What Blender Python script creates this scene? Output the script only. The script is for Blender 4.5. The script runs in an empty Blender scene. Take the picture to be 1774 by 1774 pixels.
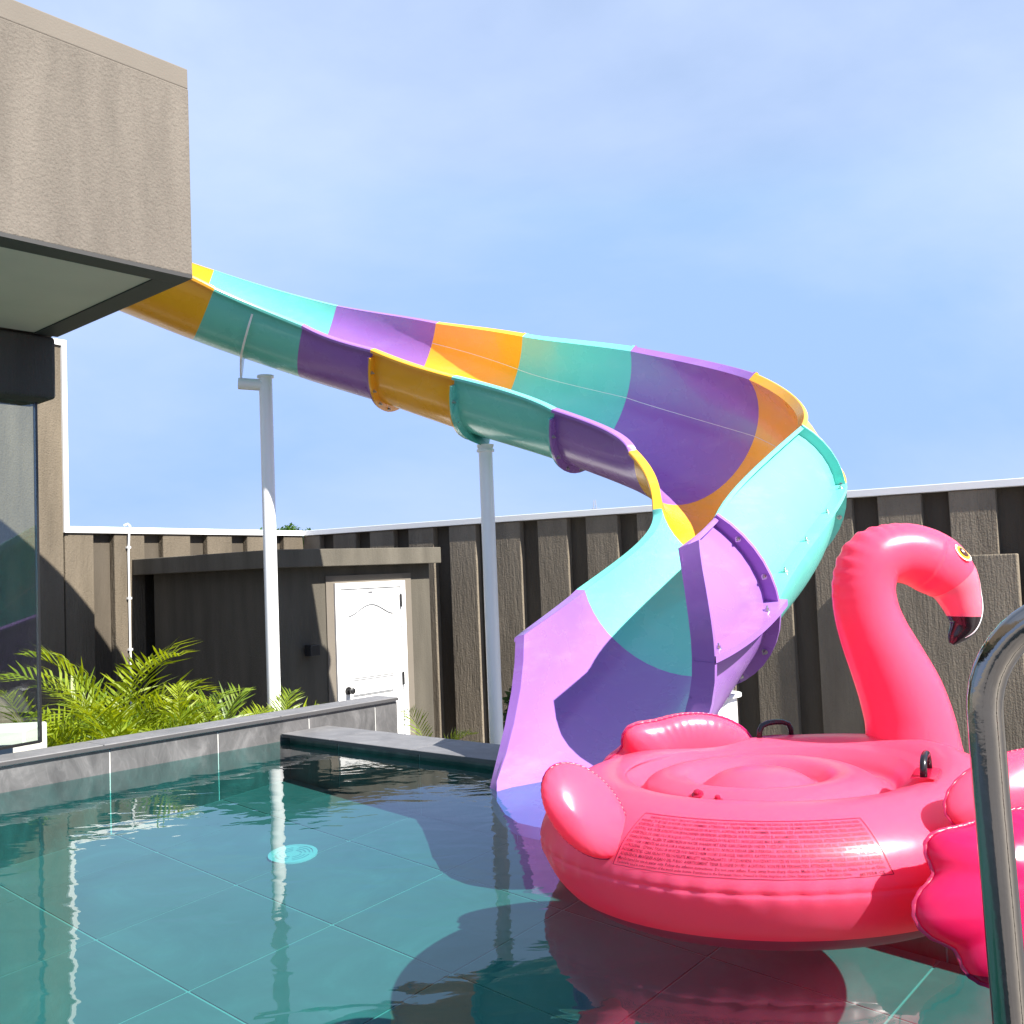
import bpy, bmesh, math, random
from mathutils import Vector, Matrix
from math import sin, cos, pi, radians, sqrt

random.seed(7)
scene = bpy.context.scene
COL = scene.collection

# ------------------------------------------------------------------ camera
CAM_H = 0.9
pitch, roll = math.atan(98 / 1774.0), 0.04
F = Vector((0, cos(pitch), sin(pitch)))
U0 = Vector((0, -sin(pitch), cos(pitch)))
R0 = Vector((1, 0, 0))
RIGHT = R0 * cos(roll) - U0 * sin(roll)
UP = R0 * sin(roll) + U0 * cos(roll)
cd = bpy.data.cameras.new('camera')
cd.sensor_width = 36
cd.lens = 36.0
cd.clip_start = 0.02
cd.clip_end = 3000
cam = bpy.data.objects.new('camera', cd)
M = Matrix((RIGHT, UP, -F)).transposed().to_4x4()
M.translation = Vector((0, 0, CAM_H))
cam.matrix_world = M
COL.objects.link(cam)
scene.camera = cam

# ------------------------------------------------------------------ sky and sun
SUN_AZ, SUN_EL = radians(-39.5), radians(44.0)          # direction towards the sun, angle from +X
sx, sy, sz = cos(SUN_AZ) * cos(SUN_EL), sin(SUN_AZ) * cos(SUN_EL), sin(SUN_EL)
world = bpy.data.worlds.new('World')
scene.world = world
world.use_nodes = True
wn, wl = world.node_tree.nodes, world.node_tree.links
wn.clear()
wout = wn.new('ShaderNodeOutputWorld')
wbg = wn.new('ShaderNodeBackground')
wbg.inputs['Strength'].default_value = 0.067
sky = wn.new('ShaderNodeTexSky')
sky.sky_type = 'NISHITA'
sky.sun_disc = False
sky.sun_elevation = SUN_EL
sky.sun_rotation = math.atan2(sx, sy)
sky.air_density = 1.0
sky.dust_density = 0.3
sky.ozone_density = 2.0
wtc = wn.new('ShaderNodeTexCoord')
wmp = wn.new('ShaderNodeMapping')
wmp.inputs['Scale'].default_value = (1.1, 1.3, 2.2)
wmp.inputs['Location'].default_value = (4.5, 2.0, 0)
wmp.inputs['Rotation'].default_value = (0.0, 0.35, 0.6)
wnz = wn.new('ShaderNodeTexNoise')
wnz.inputs['Scale'].default_value = 1.3
wnz.inputs['Detail'].default_value = 8
wnz.inputs['Roughness'].default_value = 0.55
wnz.inputs['Distortion'].default_value = 0.25
wcr = wn.new('ShaderNodeMapRange')
wcr.inputs['From Min'].default_value = 0.36
wcr.inputs['From Max'].default_value = 0.64
wcr.inputs['To Min'].default_value = 0.34
wcr.inputs['To Max'].default_value = 0.88
wmx = wn.new('ShaderNodeMix')
wmx.data_type = 'RGBA'
wmx.inputs[7].default_value = (4.1, 5.0, 7.0, 1)
wl.new(wtc.outputs['Generated'], wmp.inputs['Vector'])
wl.new(wmp.outputs['Vector'], wnz.inputs['Vector'])
wl.new(wnz.outputs['Fac'], wcr.inputs['Value'])
wl.new(wcr.outputs['Result'], wmx.inputs['Factor'])
wmin = wn.new('ShaderNodeVectorMath'); wmin.operation = 'MINIMUM'      # caps the sky colour to keep the horizon from burning out
wmin.inputs[1].default_value = (1.75, 3.3, 7.4)
wsc = wn.new('ShaderNodeVectorMath'); wsc.operation = 'SCALE'; wsc.inputs['Scale'].default_value = 1.35
wl.new(sky.outputs['Color'], wsc.inputs[0])
wl.new(wsc.outputs[0], wmin.inputs[0])
wl.new(wmin.outputs[0], wmx.inputs[6])
wl.new(wmx.outputs[2], wbg.inputs['Color'])
wl.new(wbg.outputs['Background'], wout.inputs['Surface'])

sd = bpy.data.lights.new('sun', 'SUN')
sd.energy = 5.0
sd.angle = radians(0.5)
sd.color = (1.0, 0.95, 0.87)
sun = bpy.data.objects.new('sun', sd)
sun.rotation_euler = Vector((sx, sy, sz)).to_track_quat('Z', 'Y').to_euler()
sun.location = (5, -5, 8)
COL.objects.link(sun)

vs = scene.view_settings
vs.view_transform = 'Standard'
vs.look = 'None'
vs.exposure = 1.3
vs.gamma = 1.0
vs.use_curve_mapping = False
scene.cycles.use_denoising = True
scene.cycles.max_bounces = 10
scene.cycles.transparent_max_bounces = 12
scene.cycles.caustics_reflective = False
scene.cycles.caustics_refractive = False

# ------------------------------------------------------------------ helpers
def V(*a): return Vector(a)
TH = radians(49)
A = V(cos(TH), sin(TH), 0)
B = V(sin(TH), -cos(TH), 0)
K = V(-1.293, 5.745, 0)                       # inner corner of the pool: side wall meets ledge
Z = V(0, 0, 1)
def AB(a, b, z=0.0): return K + A * a + B * b + Z * z

def tag(o, label=None, cat=None, group=None, kind=None):
    if label: o['label'] = label
    if cat: o['category'] = cat
    if group: o['group'] = group
    if kind: o['kind'] = kind
    return o
def empty(name, loc, label=None, cat=None, group=None):
    o = bpy.data.objects.new(name, None)
    o.location = loc
    o.empty_display_size = 0.1
    COL.objects.link(o)
    return tag(o, label, cat, group)
def base_of(p):
    v = V(0, 0, 0)
    while p is not None:
        v += p.location
        p = p.parent
    return v
def mesh_obj(name, verts, faces, mat, parent=None, smooth=None, origin=None):
    """verts in world coordinates; parents only carry translations"""
    off = base_of(parent)
    loc = V(0, 0, 0)
    if origin is not None:
        loc = Vector(origin) - off
        off = Vector(origin)
    me = bpy.data.meshes.new(name)
    me.from_pydata([tuple(Vector(v) - off) for v in verts], [], faces)
    me.update()
    bm = bmesh.new(); bm.from_mesh(me)
    bmesh.ops.recalc_face_normals(bm, faces=bm.faces)
    bm.to_mesh(me); bm.free()
    if smooth is not None:
        me.shade_smooth()
        if smooth < 180: me.set_sharp_from_angle(angle=radians(smooth))
    for m in (mat if isinstance(mat, (list, tuple)) else [mat]): me.materials.append(m)
    o = bpy.data.objects.new(name, me)
    o.location = loc
    COL.objects.link(o)
    if parent is not None: o.parent = parent
    return o
def bevel(o, w, seg=2):
    m = o.modifiers.new('bevel', 'BEVEL'); m.width = w; m.segments = seg; m.limit_method = 'ANGLE'
    m.harden_normals = False
    return o
BOXF = [(0, 1, 2, 3), (4, 5, 6, 7), (0, 1, 5, 4), (1, 2, 6, 5), (2, 3, 7, 6), (3, 0, 4, 7)]
def box_v(o, ex, ey, ez):
    """corner + three edge vectors"""
    o, ex, ey, ez = map(Vector, (o, ex, ey, ez))
    return [o, o + ex, o + ex + ey, o + ey, o + ez, o + ex + ez, o + ex + ey + ez, o + ey + ez]
def box(name, o, ex, ey, ez, mat, parent=None, bev=0.0, origin=None):
    ob = mesh_obj(name, box_v(o, ex, ey, ez), BOXF, mat, parent, origin=origin)
    if bev: bevel(ob, bev)
    return ob
class MB:
    def __init__(s): s.v, s.f = [], []
    def add(s, v, f):
        n = len(s.v); s.v += [Vector(q) for q in v]; s.f += [tuple(i + n for i in g) for g in f]
    def box(s, o, ex, ey, ez): s.add(box_v(o, ex, ey, ez), BOXF)
    def tube(s, pts, rad, n=16, cap=True, closed=False, up=None):
        pts = [Vector(p) for p in pts]
        rads = rad if isinstance(rad, (list, tuple)) else [rad] * len(pts)
        v, f = [], []
        N = len(pts)
        prev = None
        for i, p in enumerate(pts):
            t = (pts[(i + 1) % N] - pts[i - 1]) if closed else (pts[min(i + 1, N - 1)] - pts[max(i - 1, 0)])
            t.normalize()
            if prev is None:
                a = up if up is not None else (Z if abs(t.z) < 0.9 else V(1, 0, 0))
                x = a - t * a.dot(t)
            else:
                x = prev - t * prev.dot(t)
            x.normalize(); prev = x
            y = t.cross(x)
            for k in range(n):
                c = 2 * pi * k / n
                v.append(p + (x * cos(c) + y * sin(c)) * rads[i])
        segs = N if closed else N - 1
        for i in range(segs):
            for k in range(n):
                a0, b0 = i * n + k, i * n + (k + 1) % n
                a1, b1 = ((i + 1) % N) * n + k, ((i + 1) % N) * n + (k + 1) % n
                f.append((a0, b0, b1, a1))
        if cap and not closed:
            f.append(tuple(range(n))); f.append(tuple((N - 1) * n + k for k in range(n)))
        s.add(v, f)
    def grid(s, rows, close_j=False, flip=False):
        n, m = len(rows), len(rows[0])
        v = [p for r in rows for p in r]
        f = []
        for i in range(n - 1):
            for j in range(m if close_j else m - 1):
                q = (i * m + j, i * m + (j + 1) % m, (i + 1) * m + (j + 1) % m, (i + 1) * m + j)
                f.append(q)
        s.add(v, f)
    def build(s, name, mat, parent=None, smooth=None, origin=None):
        return mesh_obj(name, s.v, s.f, mat, parent, smooth, origin)
def disc_frame(n):
    n = Vector(n).normalized()
    x = n.cross(Z if abs(n.z) < 0.9 else V(1, 0, 0)).normalized()
    return x, n.cross(x), n

# ------------------------------------------------------------------ materials
def material(name):
    m = bpy.data.materials.new(name); m.use_nodes = True
    return m, m.node_tree.nodes, m.node_tree.links
def plain(name, col, rough=0.5, metal=0.0, vary=0.06, scale=6.0, bump=0.0, bscale=80.0, spec=0.5, coat=0.0):
    m, n, l = material(name)
    b = n['Principled BSDF']
    b.inputs['Roughness'].default_value = rough
    b.inputs['Metallic'].default_value = metal
    b.inputs['Specular IOR Level'].default_value = spec
    b.inputs['Coat Weight'].default_value = coat
    b.inputs['Coat Roughness'].default_value = 0.08
    g = n.new('ShaderNodeNewGeometry')
    nz = n.new('ShaderNodeTexNoise'); nz.inputs['Scale'].default_value = scale; nz.inputs['Detail'].default_value = 5
    l.new(g.outputs['Position'], nz.inputs['Vector'])
    mx = n.new('ShaderNodeMix'); mx.data_type = 'RGBA'
    mx.inputs[6].default_value = (*[c * (1 - vary) for c in col], 1)
    mx.inputs[7].default_value = (*[min(1, c * (1 + vary)) for c in col], 1)
    l.new(nz.outputs['Fac'], mx.inputs['Factor'])
    l.new(mx.outputs[2], b.inputs['Base Color'])
    if bump:
        n2 = n.new('ShaderNodeTexNoise'); n2.inputs['Scale'].default_value = bscale; n2.inputs['Detail'].default_value = 4
        l.new(g.outputs['Position'], n2.inputs['Vector'])
        bp = n.new('ShaderNodeBump'); bp.inputs['Distance'].default_value = bump; bp.inputs['Strength'].default_value = 1
        l.new(n2.outputs['Fac'], bp.inputs['Height'])
        l.new(bp.outputs['Normal'], b.inputs['Normal'])
    return m
def plaster(name, col, dist=0.004, fine=55.0, stretch=0.16, dirt=0.22):
    """combed render with vertical strokes, stains of its own"""
    m, n, l = material(name)
    b = n['Principled BSDF']
    b.inputs['Roughness'].default_value = 0.92
    b.inputs['Specular IOR Level'].default_value = 0.2
    g = n.new('ShaderNodeNewGeometry')
    mp = n.new('ShaderNodeMapping'); mp.inputs['Scale'].default_value = (fine, fine, fine * stretch)
    l.new(g.outputs['Position'], mp.inputs['Vector'])
    nz = n.new('ShaderNodeTexNoise'); nz.inputs['Scale'].default_value = 1; nz.inputs['Detail'].default_value = 4; nz.inputs['Roughness'].default_value = 0.62
    l.new(mp.outputs['Vector'], nz.inputs['Vector'])
    n3 = n.new('ShaderNodeTexNoise'); n3.inputs['Scale'].default_value = fine * 1.6; n3.inputs['Detail'].default_value = 3
    l.new(g.outputs['Position'], n3.inputs['Vector'])
    ad = n.new('ShaderNodeMath'); ad.operation = 'MULTIPLY_ADD'; ad.inputs[1].default_value = 0.45
    l.new(n3.outputs['Fac'], ad.inputs[0]); l.new(nz.outputs['Fac'], ad.inputs[2])
    bp = n.new('ShaderNodeBump'); bp.inputs['Distance'].default_value = dist * 2.2; bp.inputs['Strength'].default_value = 1
    l.new(ad.outputs[0], bp.inputs['Height']); l.new(bp.outputs['Normal'], b.inputs['Normal'])
    n2 = n.new('ShaderNodeTexNoise'); n2.inputs['Scale'].default_value = 2.3; n2.inputs['Detail'].default_value = 6
    mp2 = n.new('ShaderNodeMapping'); mp2.inputs['Scale'].default_value = (2.6, 2.6, 0.45)
    l.new(g.outputs['Position'], mp2.inputs['Vector']); l.new(mp2.outputs['Vector'], n2.inputs['Vector'])
    cr = n.new('ShaderNodeMapRange'); cr.inputs['From Min'].default_value = 0.3; cr.inputs['From Max'].default_value = 0.7
    l.new(n2.outputs['Fac'], cr.inputs['Value'])
    mx = n.new('ShaderNodeMix'); mx.data_type = 'RGBA'
    mx.inputs[6].default_value = (*[c * (1 - dirt) for c in col], 1); mx.inputs[7].default_value = (*[c * (1 + dirt * 0.5) for c in col], 1)
    l.new(cr.outputs['Result'], mx.inputs['Factor'])
    oi = n.new('ShaderNodeObjectInfo')                     # every board was cast and painted on its own
    vr = n.new('ShaderNodeMapRange'); vr.inputs['To Min'].default_value = 0.86; vr.inputs['To Max'].default_value = 1.14
    l.new(oi.outputs['Random'], vr.inputs['Value'])
    hs = n.new('ShaderNodeHueSaturation'); hs.inputs['Saturation'].default_value = 0.92
    l.new(vr.outputs['Result'], hs.inputs['Value']); l.new(mx.outputs[2], hs.inputs['Color'])
    l.new(hs.outputs['Color'], b.inputs['Base Color'])
    return m
def stone(name, lo, hi, rough=0.55, scale=3.0, rot=0.5, vein=0.07):
    m, n, l = material(name)
    b = n['Principled BSDF']; b.inputs['Roughness'].default_value = rough
    g = n.new('ShaderNodeNewGeometry')
    oi = n.new('ShaderNodeObjectInfo')
    sc = n.new('ShaderNodeVectorMath'); sc.operation = 'SCALE'; sc.inputs['Scale'].default_value = 23.0
    cb = n.new('ShaderNodeCombineXYZ'); l.new(oi.outputs['Random'], cb.inputs[0]); l.new(oi.outputs['Random'], cb.inputs[2])
    l.new(cb.outputs[0], sc.inputs[0])
    ad = n.new('ShaderNodeVectorMath'); ad.operation = 'ADD'
    l.new(g.outputs['Position'], ad.inputs[0]); l.new(sc.outputs[0], ad.inputs[1])
    mp = n.new('ShaderNodeMapping'); mp.inputs['Scale'].default_value = (scale * 2.2, scale * 2.2, scale * 1.3); mp.inputs['Rotation'].default_value = (0.6, rot, 0.4)
    l.new(ad.outputs[0], mp.inputs['Vector'])
    n1 = n.new('ShaderNodeTexNoise'); n1.inputs['Scale'].default_value = 1; n1.inputs['Detail'].default_value = 9; n1.inputs['Roughness'].default_value = 0.66; n1.inputs['Distortion'].default_value = 0.8
    l.new(mp.outputs['Vector'], n1.inputs['Vector'])
    cr = n.new('ShaderNodeValToRGB')
    e = cr.color_ramp.elements
    e[0].position, e[0].color = 0.34, (*lo, 1)
    e[1].position, e[1].color = 0.72, (*hi, 1)
    x = e.new(0.55); x.color = (*[(p * 0.6 + q * 0.4) for p, q in zip(lo, hi)], 1)
    l.new(n1.outputs['Fac'], cr.inputs['Fac'])
    # thin pale veins
    wv = n.new('ShaderNodeTexWave'); wv.wave_type = 'BANDS'; wv.bands_direction = 'DIAGONAL'
    wv.inputs['Scale'].default_value = 1.1; wv.inputs['Distortion'].default_value = 9; wv.inputs['Detail'].default_value = 4; wv.inputs['Detail Scale'].default_value = 1.6
    l.new(mp.outputs['Vector'], wv.inputs['Vector'])
    vr = n.new('ShaderNodeMapRange'); vr.inputs['From Min'].default_value = 0.93; vr.inputs['From Max'].default_value = 1.0; vr.inputs['To Max'].default_value = vein
    l.new(wv.outputs['Fac'], vr.inputs['Value'])
    mx = n.new('ShaderNodeMix'); mx.data_type = 'RGBA'; mx.inputs[7].default_value = (*[min(1, c * 1.7) for c in hi], 1)
    l.new(vr.outputs['Result'], mx.inputs['Factor']); l.new(cr.outputs['Color'], mx.inputs[6])
    l.new(mx.outputs[2], b.inputs['Base Color'])
    bp = n.new('ShaderNodeBump'); bp.inputs['Distance'].default_value = 0.002; bp.inputs['Strength'].default_value = 0.6
    l.new(n1.outputs['Fac'], bp.inputs['Height']); l.new(bp.outputs['Normal'], b.inputs['Normal'])
    return m
def gel(name, col, rough=0.16):
    """glossy fibreglass gelcoat with faint scuffs"""
    m, n, l = material(name)
    b = n['Principled BSDF']; b.inputs['Coat Weight'].default_value = 0.25; b.inputs['Coat Roughness'].default_value = 0.06
    g = n.new('ShaderNodeNewGeometry')
    nz = n.new('ShaderNodeTexNoise'); nz.inputs['Scale'].default_value = 5; nz.inputs['Detail'].default_value = 6
    l.new(g.outputs['Position'], nz.inputs['Vector'])
    mr = n.new('ShaderNodeMapRange'); mr.inputs['To Min'].default_value = rough; mr.inputs['To Max'].default_value = rough + 0.22
    l.new(nz.outputs['Fac'], mr.inputs['Value']); l.new(mr.outputs['Result'], b.inputs['Roughness'])
    mx = n.new('ShaderNodeMix'); mx.data_type = 'RGBA'
    mx.inputs[6].default_value = (*[c * 0.93 for c in col], 1); mx.inputs[7].default_value = (*[min(1, c * 1.06) for c in col], 1)
    l.new(nz.outputs['Fac'], mx.inputs['Factor']); l.new(mx.outputs[2], b.inputs['Base Color'])
    n4 = n.new('ShaderNodeTexNoise'); n4.inputs['Scale'].default_value = 2.2; n4.inputs['Detail'].default_value = 8; n4.inputs['Roughness'].default_value = 0.7
    mp4 = n.new('ShaderNodeMapping'); mp4.inputs['Scale'].default_value = (1.0, 1.0, 4.0)
    l.new(g.outputs['Position'], mp4.inputs['Vector']); l.new(mp4.outputs['Vector'], n4.inputs['Vector'])
    wr4 = n.new('ShaderNodeMapRange'); wr4.inputs['From Min'].default_value = 0.52; wr4.inputs['From Max'].default_value = 0.78; wr4.inputs['To Max'].default_value = 0.22
    l.new(n4.outputs['Fac'], wr4.inputs['Value'])
    mx4 = n.new('ShaderNodeMix'); mx4.data_type = 'RGBA'; mx4.inputs[7].default_value = (*[0.55 * c + 0.30 for c in col], 1)
    l.new(wr4.outputs['Result'], mx4.inputs['Factor']); l.new(mx.outputs[2], mx4.inputs[6]); l.new(mx4.outputs[2], b.inputs['Base Color'])
    n2 = n.new('ShaderNodeTexNoise'); n2.inputs['Scale'].default_value = 9; n2.inputs['Detail'].default_value = 2
    l.new(g.outputs['Position'], n2.inputs['Vector'])
    bp = n.new('ShaderNodeBump'); bp.inputs['Distance'].default_value = 0.004; bp.inputs['Strength'].default_value = 0.35
    l.new(n2.outputs['Fac'], bp.inputs['Height']); l.new(bp.outputs['Normal'], b.inputs['Normal'])
    return m
def vinyl(name, col, thru, amount=0.3, rough=0.3):
    m, n, l = material(name)
    b = n['Principled BSDF']; b.inputs['Base Color'].default_value = (*col, 1); b.inputs['Roughness'].default_value = rough
    b.inputs['Specular IOR Level'].default_value = 0.55
    b.inputs['Subsurface Weight'].default_value = 0.4
    b.inputs['Subsurface Radius'].default_value = (1.0, 0.05, 0.17)
    b.inputs['Subsurface Scale'].default_value = 0.16
    g = n.new('ShaderNodeNewGeometry')
    n2 = n.new('ShaderNodeTexNoise'); n2.inputs['Scale'].default_value = 7; n2.inputs['Detail'].default_value = 3
    l.new(g.outputs['Position'], n2.inputs['Vector'])
    bp = n.new('ShaderNodeBump'); bp.inputs['Distance'].default_value = 0.006; bp.inputs['Strength'].default_value = 0.35
    l.new(n2.outputs['Fac'], bp.inputs['Height']); l.new(bp.outputs['Normal'], b.inputs['Normal'])
    t = n.new('ShaderNodeBsdfTranslucent'); t.inputs['Color'].default_value = (*thru, 1)
    mx = n.new('ShaderNodeMixShader'); mx.inputs['Fac'].default_value = amount
    l.new(b.outputs['BSDF'], mx.inputs[1]); l.new(t.outputs['BSDF'], mx.inputs[2])
    l.new(mx.outputs['Shader'], n['Material Output'].inputs['Surface'])
    return m
def pane_mat(name, tint, ior=1.5, bumpd=0.0, bscale=4.0):
    """clear sheet: Fresnel reflection over tinted transmission"""
    m, n, l = material(name)
    n.remove(n['Principled BSDF'])
    tr = n.new('ShaderNodeBsdfTransparent'); tr.inputs['Color'].default_value = (*tint, 1)
    gl = n.new('ShaderNodeBsdfGlossy'); gl.inputs['Roughness'].default_value = 0.0
    fr = n.new('ShaderNodeLayerWeight'); fr.inputs['Blend'].default_value = 0.5
    f0 = ((ior - 1) / (ior + 1)) ** 2
    pw = n.new('ShaderNodeMath'); pw.operation = 'POWER'; pw.inputs[1].default_value = 5.0
    sc_ = n.new('ShaderNodeMath'); sc_.operation = 'MULTIPLY_ADD'; sc_.inputs[1].default_value = 1 - f0; sc_.inputs[2].default_value = f0
    l.new(fr.outputs['Facing'], pw.inputs[0]); l.new(pw.outputs[0], sc_.inputs[0])
    mx = n.new('ShaderNodeMixShader')
    l.new(sc_.outputs[0], mx.inputs['Fac']); l.new(tr.outputs[0], mx.inputs[1]); l.new(gl.outputs[0], mx.inputs[2])
    l.new(mx.outputs[0], n['Material Output'].inputs['Surface'])
    if bumpd:
        g = n.new('ShaderNodeNewGeometry')
        mp = n.new('ShaderNodeMapping'); mp.inputs['Rotation'].default_value = (0, 0, 0.5); mp.inputs['Scale'].default_value = (1.0, 1.7, 1)
        l.new(g.outputs['Position'], mp.inputs['Vector'])
        nz = n.new('ShaderNodeTexNoise'); nz.inputs['Scale'].default_value = bscale; nz.inputs['Detail'].default_value = 2.0; nz.inputs['Roughness'].default_value = 0.4; nz.inputs['Distortion'].default_value = 0.6
        l.new(mp.outputs['Vector'], nz.inputs['Vector'])
        nf = n.new('ShaderNodeTexNoise'); nf.inputs['Scale'].default_value = bscale * 3.6; nf.inputs['Detail'].default_value = 2.0
        l.new(mp.outputs['Vector'], nf.inputs['Vector'])
        big = n.new('ShaderNodeTexNoise'); big.inputs['Scale'].default_value = 0.55; big.inputs['Detail'].default_value = 1.0
        l.new(mp.outputs['Vector'], big.inputs['Vector'])
        amt = n.new('ShaderNodeMapRange'); amt.inputs['From Min'].default_value = 0.42; amt.inputs['From Max'].default_value = 0.62; amt.inputs['To Min'].default_value = 0.0; amt.inputs['To Max'].default_value = 0.20
        l.new(big.outputs['Fac'], amt.inputs['Value'])
        mf = n.new('ShaderNodeMath'); mf.operation = 'MULTIPLY_ADD'
        l.new(nf.outputs['Fac'], mf.inputs[0]); l.new(amt.outputs['Result'], mf.inputs[1]); l.new(nz.outputs['Fac'], mf.inputs[2])
        bp = n.new('ShaderNodeBump'); bp.inputs['Distance'].default_value = bumpd; bp.inputs['Strength'].default_value = 1
        l.new(mf.outputs[0], bp.inputs['Height'])
        l.new(bp.outputs['Normal'], gl.inputs['Normal']); l.new(bp.outputs['Normal'], fr.inputs['Normal'])
    return m
def leaf_mat(name, c1, c2, thru):
    m, n, l = material(name)
    b = n['Principled BSDF']; b.inputs['Roughness'].default_value = 0.42
    oi = n.new('ShaderNodeObjectInfo'); g = n.new('ShaderNodeNewGeometry')
    nz = n.new('ShaderNodeTexNoise'); nz.inputs['Scale'].default_value = 9
    l.new(g.outputs['Position'], nz.inputs['Vector'])
    ad = n.new('ShaderNodeMath'); ad.operation = 'MULTIPLY_ADD'; ad.inputs[1].default_value = 0.6; ad.use_clamp = True
    sb = n.new('ShaderNodeMath'); sb.operation = 'SUBTRACT'; sb.inputs[1].default_value = 0.3
    l.new(nz.outputs['Fac'], sb.inputs[0]); l.new(oi.outputs['Random'], ad.inputs[0]); l.new(sb.outputs[0], ad.inputs[2])
    mx = n.new('ShaderNodeMix'); mx.data_type = 'RGBA'; mx.inputs[6].default_value = (*c1, 1); mx.inputs[7].default_value = (*c2, 1)
    l.new(ad.outputs[0], mx.inputs['Factor']); l.new(mx.outputs[2], b.inputs['Base Color'])
    t = n.new('ShaderNodeBsdfTranslucent'); t.inputs['Color'].default_value = (*thru, 1)
    ms = n.new('ShaderNodeMixShader'); ms.inputs['Fac'].default_value = 0.38
    l.new(b.outputs[0], ms.inputs[1]); l.new(t.outputs[0], ms.inputs[2]); l.new(ms.outputs[0], n['Material Output'].inputs['Surface'])
    return m

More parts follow.
